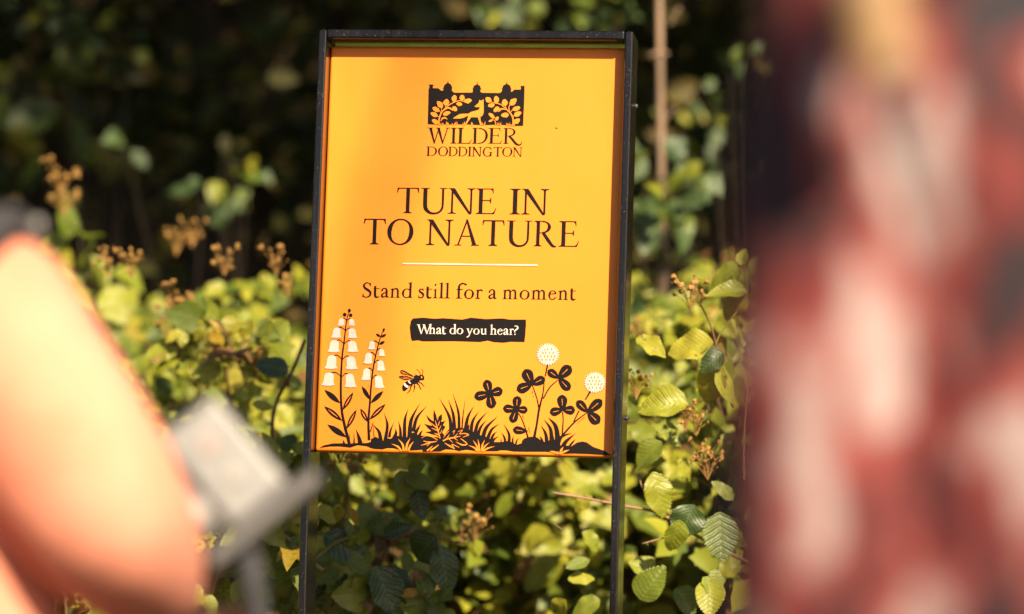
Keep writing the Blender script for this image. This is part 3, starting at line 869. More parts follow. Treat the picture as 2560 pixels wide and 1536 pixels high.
for b, t, bend, wd in [((515, 1036), (365, 928), 25, 34), ((555, 1036), (468, 855), 25, 36), ((590, 1036), (657, 836), -15, 36), ((625, 1036), (710, 890), -12, 32), ((1690, 1044), (1556, 953), 25, 30), ((1705, 1044), (1624, 873), 15, 30), ((1725, 1044), (1700, 856), 5, 30), ((1755, 1044), (1807, 866), -10, 30), ((1765, 1044), (1878, 908), -15, 30), ((1780, 1044), (1965, 966), -20, 30)]:
    m_ = ((b[0] + t[0]) / 2 + bend, (b[1] + t[1]) / 2 - abs(bend) * .3)
    pr.quads(strip([b, m_, t], [wd * .8, wd * .8, 1]), 1, cG)
for b, t, wd in [((1140, 1370), (1038, 1338), 22), ((1155, 1370), (1200, 1288), 24), ((1165, 1370), (1272, 1322), 22), ((1150, 1370), (1118, 1342), 12)]:
    pr.quads(strip([b, ((b[0] + t[0]) / 2, (b[1] + t[1]) / 2 - 6), t], [wd * .7, wd, 1]), 1, cC)
pr.build('printed_grass', MATS)

# ---- clovers
pr = Print()
for P, wd in [([(655, 870), (710, 950), (760, 1080), (787, 1180)], [10, 13, 16, 22]), ([(838, 572), (890, 720), (917, 855)], [12, 14, 16]), ([(1016, 335), (988, 472)], [20, 15]), ([(976, 545), (960, 680), (918, 850), (890, 1030), (860, 1180)], [13, 16, 26, 24, 34]), ([(1135, 512), (1040, 600), (965, 730)], [12, 15, 17]), ([(1190, 880), (1196, 980), (1185, 1150)], [14, 15, 17]), ([(1470, 893), (1330, 1000), (1210, 1130), (1150, 1210)], [13, 18, 24, 44]), ([(1380, 868), (1318, 998)], [17, 15]), ([(1515, 638), (1453, 742)], [24, 15]), ([(760, 1105), (780, 1115)], [12, 12])]:
    pr.quads(strip(P, wd), 0, cC)
for c, tips in [((345, 670), [(303, 508, 108), (498, 632, 112), (372, 846, 116), (164, 712, 112)]), ((655, 852), [(668, 696, 108), (788, 862, 90), (602, 1010, 104), (497, 840, 100)]), ((835, 565), [(752, 386, 136), (988, 488, 108), (658, 632, 122)]), ((1145, 490), [(1288, 350, 132), (1018, 398, 98), (1275, 632, 116)]), ((1190, 860), [(1182, 681, 120), (1337, 864, 108), (1039, 892, 104)]), ((1480, 885), [(1648, 742, 122), (1353, 752, 104), (1618, 1016, 132)]), ((772, 1108), [(611, 1086, 94)])]:
    pr.poly(ell(c[0], c[1], 14, 14), 0, cC)
    for tx, ty, wd in tips:
        pr.quads(leafp(c, (tx, ty), wd, .66, 0, 0, .62, 12), 0, cC)
        P = lambda u: (c[0] + (tx - c[0]) * u, c[1] + (ty - c[1]) * u)
        pr.quads(strip([P(.28), P(.72)], [3.5, 6.5]), 1, cC)
rnd = random.Random(9)
for cx, cy, r, tl in [(1020, 220, 104, .06), (1562, 545, 98, .25)]:
    pr.poly(ell(cx, cy, r * .80, r * .80, 0, 24), 2, cC)
    for i in range(26):
        a = 2 * pi * i / 26 + tl
        rr = r * (.80 + .06 * (i % 2)); up = -.35
        dx, dy = cos(a), sin(a) * 1.0
        pr.quads(leafp((cx + dx * rr * .8, cy + dy * rr * .8), (cx + dx * r * 1.30 + tl * 14, cy + dy * r * 1.27 + up * 10), 22, .5), 2, cC)
    for row in range(4):
        m = 5 + (row % 2)
        for i in range(m):
            u = (i - (m - 1) / 2) * 40 + rnd.uniform(-4, 4)
            v = -62 + row * 40
            if u * u + v * v > 88 ** 2: continue
            x, y = cx + u, cy + v
            pr.quads(leafp((x - u * .10, y + 17), (x + u * .12 + tl * 8, y - 17), 20, .5), 3, cC)
for a, b in [((835, 640), (846, 672)), ((846, 695), (854, 712)), ((722, 922), (745, 962)), ((798, 1065), (808, 1128)), ((1445, 945), (1355, 1020)), ((420, 768), (424, 782)), ((935, 590), (942, 596))]:
    pr.quads(strip([a, b], [8, 3]), 0, cC)
pr.build('printed_clovers', MATS)
# the small dark speck of dirt beside the emblem and a scrape on the top bar
pr = Print(.0002)
pr.poly(ell(1391, 321, 2.6, 1.8, .3), 0)
pr.build('dirt_speck', MATS)


# ================================================================== plants
RND = random.Random(11)


def leaflet(seed, lobed=False):
    """one toothed bramble leaflet, 1 long, base at the origin, pointing +y, upper side +z"""
    r = random.Random(seed)
    wd = r.uniform(.24, .42)
    n = 9
    droop = r.uniform(-.05, .60)
    fold = r.uniform(.0, .60)
    twist = r.uniform(-.5, .5)
    wave = r.uniform(.01, .06)
    ph = r.uniform(0, 6)
    vs, fs = [], []

    def pos(x, y):
        z = abs(x) * fold - droop * y * y + wave * sin(y * 13 + ph + (2 if x > 0 else 0)) * min(1, abs(x) * 4)
        z += twist * x * y
        return (x, y * (1 - .12 * droop), z)
    for i in range(n + 1):
        u = i / n
        h = wd * (sin(pi / 2 * min(1, u / .40)) ** .7 if u < .40 else max(0, cos(pi / 2 * ((u - .40) / .60) ** 1.15)) ** .85)
        h = max(h, .004)
        vs += [pos(-h, u), pos(-h * .5, u), pos(0, u), pos(h * .5, u), pos(h, u)]
    for i in range(n):
        for k in range(4):
            a = i * 5 + k
            fs.append((a, a + 1, a + 6, a + 5))
    for i in range(n):                                 # saw teeth along both edges
        for k in (0, 4):
            a, b = i * 5 + k, (i + 1) * 5 + k
            pa, pb = Vector(vs[a]), Vector(vs[b])
            out = Vector((-1 if k == 0 else 1, .35, 0)) * .035
            for q in (0, 1):
                p0, p1 = pa.lerp(pb, q * .5), pa.lerp(pb, q * .5 + .5)
                i0 = len(vs)
                vs += [tuple(p0), tuple(p1), tuple(p0.lerp(p1, .65) + out)]
                fs.append((i0, i0 + 1, i0 + 2) if k == 4 else (i0 + 1, i0, i0 + 2))
    return vs, fs


def ivy(seed):
    r = random.Random(seed)
    P = [(0, .02), (.20, -.08), (.40, .06), (.36, .24), (.44, .44), (.26, .58), (.0, 1.0), (-.24, .60), (-.42, .48), (-.37, .25), (-.42, .04), (-.18, -.09)]
    d = r.uniform(.05, .3); f = r.uniform(.1, .35)
    vs = [(0, .30, -.03)] + [(x, y, abs(x) * f - d * y * y) for x, y in P]
    fs = [(0, i, i % 12 + 1) for i in range(1, 13)]
    return vs, fs


LEAF = {}
for mk in ('leaf_bright', 'leaf_green', 'leaf_dark', 'leaf_yellow', 'leaf_brown'):
    LEAF[mk] = []
    for sd_ in range(12):
        vs, fs = leaflet(sd_ * 13 + 5) if sd_ != 6 else ivy(sd_)
        me = bpy.data.meshes.new('leaf')
        me.from_pydata(vs, [], fs)
        me.materials.append(M[mk])
        me.polygons.foreach_set('use_smooth', [True] * len(me.polygons))
        LEAF[mk].append(me)


def leaf_at(parent, pos, along, normal, size, mk, shape, width=1.0):
    y = Vector(along).normalized()
    z = Vector(normal)
    z = (z - y * z.dot(y))
    z = z.normalized() if z.length > 1e-4 else y.orthogonal().normalized()
    x = y.cross(z)
    m = Matrix(((x.x * size * width, y.x * size, z.x * size, pos[0]), (x.y * size * width, y.y * size, z.y * size, pos[1]), (x.z * size * width, y.z * size, z.z * size, pos[2]), (0, 0, 0, 1)))
    o = link('leaf', LEAF[mk][shape], parent)
    o.matrix_parent_inverse = parent_inv[parent.name]
    o.matrix_basis = m
    return o


parent_inv = {}


def plant_root(name, loc_):
    o = empty(name, loc_)
    parent_inv[o.name] = Matrix.Translation(Vector(loc_)).inverted()
    return o


def abs_mesh(name, vs, fs, mat, parent, smooth=True):
    """mesh given in world measures, made a child of parent"""
    o = mesh_obj(name, vs, fs, mat, parent, smooth)
    o.matrix_parent_inverse = parent_inv[parent.name]
    return o


# dried flower and berry clusters: a few stalks with crumpled heads
CLUSTER = []
for sd_ in range(5):
    r = random.Random(sd_ + 50)
    vs, fs = [], []
    bmc = bmesh.new()
    for i in range(r.randint(12, 18)):
        a = r.uniform(0, 2 * pi); rr = r.uniform(.1, .55); hz = r.uniform(.25, 1.0)
        p = Vector((cos(a) * rr, sin(a) * rr, hz))
        tube(vs, fs, [(0, 0, 0), (p.x * .4, p.y * .4, p.z * .6), tuple(p)], [.014, .010, .008], 4)
        k = r.uniform(.04, .105)
        bmesh.ops.create_icosphere(bmc, subdivisions=1, radius=k, matrix=Matrix.Translation(p) @ Matrix.Rotation(r.uniform(0, 3), 4, 'X') @ Matrix.Diagonal((1, 1, r.uniform(.6, 1), 1)))
        for q in range(5):                             # sepals
            b = 2 * pi * q / 5 + a
            t = p + Vector((cos(b) * k * r.uniform(1.6, 2.8), sin(b) * k * r.uniform(1.6, 2.8), -k * r.uniform(-.5, 1.4)))
            s0 = p + Vector((cos(b + .5) * k, sin(b + .5) * k, -k * .5)); s1 = p + Vector((cos(b - .5) * k, sin(b - .5) * k, -k * .5))
            i0 = len(vs); vs += [tuple(s0), tuple(s1), tuple(t)]; fs.append((i0, i0 + 1, i0 + 2))
    for v in bmc.verts: v.co += Vector((r.uniform(-.02, .02), r.uniform(-.02, .02), r.uniform(-.02, .02)))
    i0 = len(vs)
    bmc.verts.index_update()
    vs += [tuple(v.co) for v in bmc.verts]
    fs += [tuple(i0 + v.index for v in f.verts) for f in bmc.faces]
    bmc.free()
    me = bpy.data.meshes.new('flower_cluster')
    me.from_pydata(vs, [], fs)
    me.materials.append(M['dried'])
    CLUSTER.append(me)


def cluster_at(parent, pos, size, r, up=(0, 0, 1)):
    o = link('flower_cluster', CLUSTER[r.randrange(5)], parent)
    o.matrix_parent_inverse = parent_inv[parent.name]
    q = Vector(up).to_track_quat('Z', 'Y').to_matrix().to_4x4()
    o.matrix_basis = Matrix.Translation(Vector(pos)) @ q @ Matrix.Rotation(r.uniform(0, 6), 4, 'Z') @ Matrix.Diagonal((size, size, size, 1))
    return o


def pick(r, mix):
    t = r.random()
    for k, p in mix:
        t -= p
        if t <= 0: return k
    return mix[0][0]


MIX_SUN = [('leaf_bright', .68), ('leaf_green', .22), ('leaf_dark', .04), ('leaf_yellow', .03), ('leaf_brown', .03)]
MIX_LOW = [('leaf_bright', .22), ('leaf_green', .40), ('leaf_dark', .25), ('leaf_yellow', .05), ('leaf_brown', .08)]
FACE = (sun_dir * .9 + Vector((0, -.4, .4))).normalized()


def bramble(x, y, top, seed, label, mix=MIX_SUN, canes=8, spread=.34, zlow=.80, size=(.045, .075), clusters=3, wall=None):
    r = random.Random(seed)
    gz = ground_z(x, y)
    root = plant_root('bramble_bush', (x, y, gz))
    tag(root, label, 'bramble', 'brambles behind the sign')
    vs, fs = [], []
    sv, sf = [], []
    spec = []
    ends = []
    for c in range(canes):
        a = 2 * pi * c / canes + r.uniform(-.4, .4)
        rr = spread * r.uniform(.35, 1.15)
        h = top * r.uniform(.74, 1.0)
        b = Vector((x + cos(a) * .05, y + sin(a) * .05, gz - .02))
        m1 = Vector((x + cos(a) * rr * .35, y + sin(a) * rr * .3, gz + (h - gz) * .45))
        m2 = Vector((x + cos(a) * rr * .8, y + sin(a) * rr * .7, gz + (h - gz) * .85))
        e = Vector((x + cos(a) * rr * 1.1, y + sin(a) * rr, h))
        d = e + Vector((cos(a + .6) * .12, sin(a + .6) * .1, r.uniform(-.10, .05)))
        P = catmull([b, m1, m2, e, d], 7)
        vs_, fs_ = [], []
        tube(vs_, fs_, P, [.0042 - .0027 * i / len(P) for i in range(len(P))], 5)
        abs_mesh('cane', vs_, fs_, M['cane'] if r.random() < .7 else M['cane_tan'], root)
        ends.append((P[-1], (P[-1] - P[-3]).normalized()))
        for i in range(3, len(P)):
            p = P[i]
            if p.z < zlow: continue
            for rep in range(3 if r.random() < .5 else 2):
                aa = r.uniform(0, 2 * pi)
                out = Vector((cos(aa), sin(aa) * .9 - .25, r.uniform(-.15, .5))).normalized()
                base = p + out * r.uniform(.03, .085)
                tube(sv, sf, [p, p.lerp(base, .6) + Vector((0, 0, .006)), base], [.0011, .001, .0008], 4)
                mk = pick(r, mix)
                sz = r.uniform(*size)
                nrm = (FACE + Vector((r.gauss(0, .42), r.gauss(0, .42), r.gauss(0, .35)))).normalized()
                side = out.cross(nrm).normalized()
                fall = Vector((0, 0, -r.uniform(.1, .8)))
                k0 = r.choice((0, 1, 2, 3, 4, 5, 7, 8, 9, 10, 11)) if r.random() < .93 else 6
                spec.append((base, out + fall, nrm, sz, mk, k0, r.uniform(.85, 1.25)))
                for s_ in (-1, 1):
                    if r.random() < .16: continue
                    spec.append((base - out * .004, out * .35 + side * s_ + fall * .8, nrm + side * s_ * .25, sz * r.uniform(.6, .9), mk, r.choice((0, 1, 2, 3, 4, 5, 7, 8, 9, 10, 11)), r.uniform(.85, 1.2)))
    if wall:
        x0, x1, y0, y1, z0, z1, cnt = wall
        for q in range(cnt):
            z = r.uniform(z0, z1)
            base = Vector((r.uniform(x0, x1), r.uniform(y0, y1) + .25 * max(0, z - z0) + .05 * sin(q), z))
            tube(sv, sf, [base + Vector((r.gauss(0, .03), .09, -.05)), base + Vector((0, .035, -.005)), base], [.0012, .001, .0008], 4)
            mk = pick(r, mix)
            sz = r.uniform(*size) * r.choice((.8, 1, 1.25))
            aa = r.uniform(0, 2 * pi)
            out = Vector((cos(aa), -.2, sin(aa) * .7 - .35)).normalized()
            nrm = (FACE + Vector((r.gauss(0, .38), r.gauss(0, .25), r.gauss(0, .38)))).normalized()
            side = out.cross(nrm).normalized()
            spec.append((base, out, nrm, sz, mk, r.choice((0, 1, 2, 3, 4, 5, 7, 8, 9, 10, 11)), r.uniform(.9, 1.3)))
            for s_ in (-1, 1):
                if r.random() < .35: continue
                spec.append((base - out * .004, out * .3 + side * s_, nrm + side * s_ * .3, sz * r.uniform(.6, .9), mk, r.choice((0, 1, 2, 3, 4, 5, 7, 8, 9, 10, 11)), r.uniform(.85, 1.2)))
    # the leaves nearest the path are single pieces, the rest is one mass of foliage
    spec.sort(key=lambda q: q[0].y - .35 * q[0].z + (1 if abs(q[0].x) > q[0].y * .145 else 0))
    for q in spec[:300]: leaf_at(root, *q)
    if len(spec) > 300:
        V, F = [], []
        for (p, al, nr, sz, mk, k0, wd) in spec[300:]:
            yv = al.normalized(); zv = nr - yv * nr.dot(yv); zv = zv.normalized(); xv = yv.cross(zv)
            b0 = len(V)
            for (u, v, h) in ((0, 0, 0), (.36, .40, .10), (.22, .75, .0), (0, 1, -.2), (-.22, .75, .0), (-.36, .40, .10), (0, .45, 0)):
                V.append(tuple(p + (xv * u * wd + yv * v + zv * h) * sz))
            F += [(b0 + i_, b0 + (i_ + 1) % 6, b0 + 6) for i_ in range(6)]
        abs_mesh('foliage', V, F, M['under'], root)['kind'] = 'stuff'
    abs_mesh('leaf_stalks', sv, sf, M['stalk'], root)['kind'] = 'stuff'
    r.shuffle(ends)
    for p, t in ends[:clusters]:
        for q in range(r.randint(1, 2)):
            cluster_at(root, p + Vector((r.gauss(0, .02), r.gauss(0, .02), r.uniform(0, .02))), r.uniform(.032, .058), r, (t.x * .4 + r.gauss(0, .2), t.y * .3, 1))
    return root


BUSHES = [
    # x, y, top, label, mix, canes, zlow
    (-.64, 5.95, 1.17, 'low bramble bush below the silver camera, left of the sign post', MIX_SUN, 7),
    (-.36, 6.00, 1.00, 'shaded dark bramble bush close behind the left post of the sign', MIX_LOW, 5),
    (.12, 6.82, 1.30, 'sunlit bramble bush under the middle of the orange panel', MIX_SUN, 11),
    (.58, 6.18, 1.28, 'sunlit bramble bush hard against the right post of the sign', MIX_SUN, 9),
    (.80, 6.15, 1.34, 'bramble bush behind the edge of the patterned shirt', MIX_SUN, 8),
    (-.10, 7.02, 1.33, 'bramble bush with bright leaves behind the gap under the panel', MIX_SUN, 11),
    (.36, 6.95, 1.36, 'bramble bush glimpsed between the right post and the bright bush under the panel', MIX_SUN, 11),
    (-.86, 6.55, 1.33, 'bramble bush rising above the orange sleeve', MIX_SUN, 8),
    (-.40, 6.55, 1.36, 'bramble bush with brown seed heads, left of the panel', MIX_SUN, 9),
    (.02, 7.35, 1.40, 'bramble bush hidden behind the middle of the panel', MIX_SUN, 7),
    (.58, 6.60, 1.38, 'tall yellow-green bramble bush to the right of the frame', MIX_SUN, 9),
    (.98, 6.70, 1.34, 'bramble bush mostly hidden by the patterned shirt', MIX_SUN, 7),
    (-.72, 7.35, 1.44, 'tall blurred bramble bush with many brown seed heads', MIX_SUN, 9),
    (-.28, 7.40, 1.43, 'tall blurred bramble bush touching the left edge of the frame', MIX_SUN, 9),
    (-1.12, 7.25, 1.42, 'blurred bramble bush at the left border behind the shoulder strap', MIX_SUN, 8),
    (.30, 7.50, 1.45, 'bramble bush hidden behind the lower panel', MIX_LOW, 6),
    (.78, 7.45, 1.40, 'blurred bramble bush below the pale sapling', MIX_SUN, 8),
]
WALL = {2: (-.20, .36, 6.48, 6.62, .78, 1.22, 105), 3: (.30, .72, 5.98, 6.12, .82, 1.30, 95), 4: (.62, .95, 6.05, 6.2, .82, 1.32, 60), 5: (-.42, .05, 6.66, 6.80, .82, 1.24, 95),
        8: (-.62, -.22, 6.42, 6.55, .88, 1.30, 70), 7: (-1.02, -.6, 6.42, 6.55, .88, 1.30, 60), 10: (.36, .80, 6.45, 6.6, 1.0, 1.36, 60), 0: (-.85, -.42, 5.85, 5.95, .82, 1.08, 45)}
roots = []
for i, (x, y, tp, lb, mx_, cn) in enumerate(BUSHES):
    roots.append(bramble(x, y, tp, 100 + i * 7, lb, mx_, cn, size=(.026, .064) if y < 7 else (.030, .066), clusters=2 if y < 6.2 else (5 if x < -.2 else 4), zlow=.70 if y < 7.1 else .9, spread=.2 if i == 1 else .34, wall=WALL.get(i)))


# leaves and canes that the photograph shows singly, beside and below the sign
def hero(root, lst, y):
    for (bx, by, tx, ty, mk, wd, shp) in lst:
        b, t = at(bx, by, y), at(tx, ty, y - RND.uniform(-.02, .03))
        leaf_at(root, b, t - b, FACE + Vector((RND.gauss(0, .18), -.35, RND.gauss(0, .18))), (t - b).length, mk, shp, wd)


R_RIGHT, R_MID, R_SHADE = roots[3], roots[2], roots[1]
hero(R_RIGHT, [(1853, 665, 1862, 620, 'leaf_bright', 1.0, 0), (1845, 657, 1765, 716, 'leaf_bright', .75, 1), (1850, 666, 1838, 706, 'leaf_bright', .95, 2), (1870, 730, 1772, 724, 'leaf_bright', .8, 3), (1862, 722, 1815, 812, 'leaf_bright', 1.15, 4),
               (1785, 856, 1664, 880, 'leaf_bright', .85, 5), (1808, 880, 1752, 920, 'leaf_dark', 1.1, 0), (1800, 905, 1752, 1018, 'leaf_bright', 1.1, 1), (1790, 930, 1836, 1010, 'leaf_bright', 1.0, 2),
               (1655, 1105, 1585, 1165, 'leaf_green', 1.2, 3), (1632, 1180, 1668, 1295, 'leaf_bright', 1.15, 4), (1720, 1010, 1600, 1000, 'leaf_bright', .9, 0), (1590, 845, 1665, 885, 'leaf_bright', .6, 5), (1800, 1280, 1806, 1405, 'leaf_green', 1.45, 2),
               (1735, 1262, 1700, 1345, 'leaf_dark', 1.2, 5), (1770, 1440, 1812, 1500, 'leaf_bright', 1.1, 6), (1770, 1450, 1780, 1535, 'leaf_bright', 1.2, 3), (1700, 1300, 1680, 1390, 'leaf_bright', 1.1, 1), (1600, 1500, 1650, 1420, 'leaf_green', 1.1, 3), (1835, 1250, 1790, 1200, 'leaf_green', 1, 4)], 5.66)
hero(R_MID, [(1400, 1392, 1312, 1475, 'leaf_green', 1.2, 2), (1398, 1380, 1470, 1405, 'leaf_bright', 1.2, 0), (1332, 1310, 1345, 1385, 'leaf_bright', 1.5, 3), (1500, 1375, 1470, 1425, 'leaf_bright', 1.1, 4), (1260, 1150, 1250, 1240, 'leaf_bright', 1.0, 6), (1400, 1215, 1490, 1180, 'leaf_bright', .8, 1), (1440, 1440, 1500, 1480, 'leaf_green', 1, 5), (1240, 1290, 1290, 1230, 'leaf_bright', 1.1, 2)], 6.45)
hero(R_RIGHT, [(1420, 1450, 1490, 1432, 'leaf_bright', 1.1, 4), (1500, 1500, 1430, 1525, 'leaf_green', 1.1, 7), (1455, 1330, 1505, 1375, 'leaf_bright', 1.0, 8), (1480, 1240, 1430, 1275, 'leaf_bright', .9, 9), (1415, 1500, 1380, 1540, 'leaf_bright', 1.1, 0), (1475, 1400, 1415, 1420, 'leaf_green', 1.0, 2), (1640, 1440, 1590, 1400, 'leaf_bright', 1.1, 10), (1690, 1470, 1740, 1530, 'leaf_green', 1.1, 11), (1640, 1060, 1700, 1090, 'leaf_bright', 1.0, 7), (1620, 940, 1570, 980, 'leaf_bright', .9, 8), (1690, 1150, 1740, 1200, 'leaf_bright', 1.1, 9)], 5.78)
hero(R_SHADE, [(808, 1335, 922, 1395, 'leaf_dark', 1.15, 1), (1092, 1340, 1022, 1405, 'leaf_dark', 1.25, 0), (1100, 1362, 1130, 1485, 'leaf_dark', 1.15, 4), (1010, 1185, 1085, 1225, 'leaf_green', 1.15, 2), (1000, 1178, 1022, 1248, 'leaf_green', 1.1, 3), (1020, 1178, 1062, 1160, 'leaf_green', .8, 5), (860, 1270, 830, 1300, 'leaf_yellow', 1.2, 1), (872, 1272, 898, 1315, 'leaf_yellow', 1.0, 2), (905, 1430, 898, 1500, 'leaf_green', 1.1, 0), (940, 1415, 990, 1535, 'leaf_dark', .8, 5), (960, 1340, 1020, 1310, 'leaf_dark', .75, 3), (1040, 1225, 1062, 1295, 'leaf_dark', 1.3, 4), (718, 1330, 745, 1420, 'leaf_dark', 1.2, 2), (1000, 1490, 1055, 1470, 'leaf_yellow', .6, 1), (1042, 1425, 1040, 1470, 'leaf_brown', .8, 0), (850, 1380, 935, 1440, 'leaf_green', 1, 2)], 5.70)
for pts, rr, mk in [([(1836, 1020), (1810, 960), (1790, 860), (1775, 810), (1752, 762)], .0022, 'cane'), ([(1900, 1420), (1760, 1350), (1650, 1285), (1560, 1265), (1430, 1240), (1380, 1232)], .0030, 'cane_tan'), ([(1650, 1285), (1610, 1230), (1596, 1185)], .0016, 'cane_tan'), ([(1720, 1335), (1660, 1345), (1605, 1360)], .0017, 'cane_tan'), ([(1862, 1200), (1862, 1090), (1872, 960), (1880, 900)], .0020, 'cane_tan'), ([(1790, 860), (1805, 830), (1870, 735), (1848, 660)], .0014, 'stalk')]:
    P = catmull([at(a, b, 5.68) for a, b in pts], 5)
    vs, fs = [], []
    tube(vs, fs, P, [rr * (1 - .5 * i / len(P)) for i in range(len(P))], 6)
    if mk == 'cane_tan':                               # thorns
        for i in range(1, len(P) - 1, 2):
            d = Vector((RND.uniform(-1, 1), -.4, RND.uniform(-1, 1))).normalized() * .007
            tube(vs, fs, [P[i], P[i] + d * .5, P[i] + d], [.0011, .0006, .0001], 4)
    abs_mesh('cane', vs, fs, M[mk], R_RIGHT)
for a, b, s_ in [(1725, 775, .052), (1750, 770, .04), (1715, 1080, .05), (1740, 1090, .045), (1590, 1000, .045), (1770, 1200, .05), (1760, 1170, .045)]:
    cluster_at(R_RIGHT, at(a, b, 5.70), s_, RND)
for a, b, s_ in [(850, 1160, .05), (880, 1190, .045), (985, 1350, .035), (830, 1185, .05)]:
    cluster_at(R_SHADE, at(a, b, 5.74), s_, RND)
hero(roots[0], [(630, 1010, 685, 1020, 'leaf_bright', 1.0, 2), (618, 1005, 590, 970, 'leaf_bright', 1.0, 3), (722, 930, 640, 900, 'leaf_dark', 1.2, 1)], 5.9)
for pts, rr in [([(762, 850), (730, 930), (690, 1010), (680, 1100), (690, 1300)], .0030)]:
    P = catmull([at(a, b, 5.95) for a, b in pts], 5)
    vs, fs = [], []
    tube(vs, fs, P, [rr] * len(P), 6)
    abs_mesh('cane', vs, fs, M['cane'], roots[0])
for a, b, s_ in [(500, 990, .055), (520, 975, .05), (480, 620, .075), (440, 640, .07), (150, 490, .10), (160, 540, .08), (560, 690, .07), (270, 690, .07), (330, 700, .07), (440, 800, .09), (480, 870, .10), (500, 920, .08), (590, 900, .07), (690, 690, .07), (420, 850, .08), (720, 745, .06), (620, 930, .06)]:
    cluster_at(roots[8] if a > 350 else roots[12], at(a, b, 6.34 if b > 640 else 7.1), s_ * .72, RND)


# ---- looser green filling between the canes
def scatter_leaves(r, n, pos_fn, size, aspect=.6):
    vs, fs = [], []
    for i in range(n):
        p = pos_fn(r)
        if p is None: continue
        s = r.uniform(*size)
        y = Vector((r.gauss(0, 1), r.gauss(0, 1), r.gauss(0, .6))).normalized()
        z = (Vector((0, -.5, .7)) + Vector((r.gauss(0, .55), r.gauss(0, .55), r.gauss(0, .45)))).normalized()
        x = y.cross(z)
        if x.length < .1: continue
        x = x.normalized() * s * aspect * .5
        z = x.cross(y).normalized()
        y = y * s
        b = len(vs)
        vs += [tuple(p), tuple(p + y * .22 + x * .8 + z * s * .07), tuple(p + y * .5 + x + z * s * .1), tuple(p + y * .8 + x * .6 + z * s * .04), tuple(p + y - z * s * .06), tuple(p + y * .8 - x * .6 + z * s * .04), tuple(p + y * .5 - x + z * s * .1), tuple(p + y * .22 - x * .8 + z * s * .07)]
        fs += [(b, b + 1, b + 2, b + 3, b + 4), (b, b + 4, b + 5, b + 6, b + 7)]
    return vs, fs


r = random.Random(77)


def fill_pos(r):
    y = r.uniform(6.5, 8.6)
    x = r.uniform(-2.0, 2.0) * y / 6
    t = 1.06 + (y - 6) * .15 + .06 * sin(x * 5 + y * 3)
    return Vector((x, y, r.uniform(.25, 1) ** .6 * t))


vs, fs = scatter_leaves(r, 14000, fill_pos, (.035, .07))
tag(mesh_obj('undergrowth', vs, fs, M['under'], None, True), 'dense low undergrowth of small leaves filling the gaps between brambles', 'undergrowth', kind='stuff')


def floor_pos(r):
    y = r.uniform(3.2, 15)
    x = r.uniform(-6, 6)
    if y < 5.6 and abs(x) < 1.6: return None
    return Vector((x, y, ground_z(x, y) + r.uniform(0, .35)))


vs, fs = scatter_leaves(r, 9000, floor_pos, (.05, .11))
tag(mesh_obj('ground_cover', vs, fs, M['under'], None, True), 'low leafy ground cover on the woodland floor', 'ground cover', kind='stuff')


# ---- trees
def tree(name, x, y, h, rad, seed, label, crown, n, mat='crown', bark='bark', leafsize=(.07, .13), lean=(0, 0), limbs=7, group=None, cat='tree'):
    """crown: list of (cx, cy, cz, rx, ry, rz) leaf clumps"""
    r = random.Random(seed)
    gz = ground_z(x, y)
    root = plant_root(name, (x, y, gz))
    tag(root, label, cat, group)
    P = [Vector((x + lean[0] * t + (sin(t * 5 + seed) * .6 + sin(t * 23 + seed * 2) * .45) * rad, y + lean[1] * t, gz - .1 + (h + .1) * t)) for t in [i / 12 for i in range(13)]]
    vs, fs = [], []
    tube(vs, fs, P, [rad * (1.25 if i == 0 else 1 - .72 * i / 12) for i in range(13)], 10)
    tr = abs_mesh('trunk', vs, fs, M[bark], root)
    for i in range(limbs):
        c = crown[i % len(crown)]
        p0 = P[min(12, max(3, int(12 * min(.95, (c[2] - gz) / h * .75)) + r.randint(-1, 1)))]
        e = Vector((c[0] + r.uniform(-.5, .5) * c[3], c[1] + r.uniform(-.5, .5) * c[4], c[2] + r.uniform(-.3, .4) * c[5]))
        m = p0.lerp(e, .5) + Vector((r.gauss(0, .08), r.gauss(0, .08), .1 * (e - p0).length))
        vs, fs = [], []
        tube(vs, fs, catmull([p0, m, e], 5), [rad * .36 * (1 - .08 * k) for k in range(11)], 6)
        abs_mesh('limb', vs, fs, M[bark], root)
    tot = sum(c[3] * c[4] * c[5] for c in crown)
    V, F = [], []
    for c in crown:
        k = max(20, int(n * c[3] * c[4] * c[5] / tot))
        hubs = [Vector((r.gauss(0, 1), r.gauss(0, 1), r.gauss(0, 1))).normalized() * r.uniform(.35, 1) for _ in range(max(6, k // 45))]

        def pos(r, c=c, hubs=hubs):
            q = hubs[r.randrange(len(hubs))] + Vector((r.gauss(0, .13), r.gauss(0, .13), r.gauss(0, .10)))
            return Vector((c[0] + q.x * c[3], c[1] + q.y * c[4], c[2] + q.z * c[5]))
        vs, fs = scatter_leaves(r, k, pos, leafsize, .62)
        b = len(V)
        V += vs; F += [tuple(i + b for i in f) for f in fs]
    cr = abs_mesh('crown', V, F, M[mat], root)
    cr['kind'] = 'stuff'
    return root


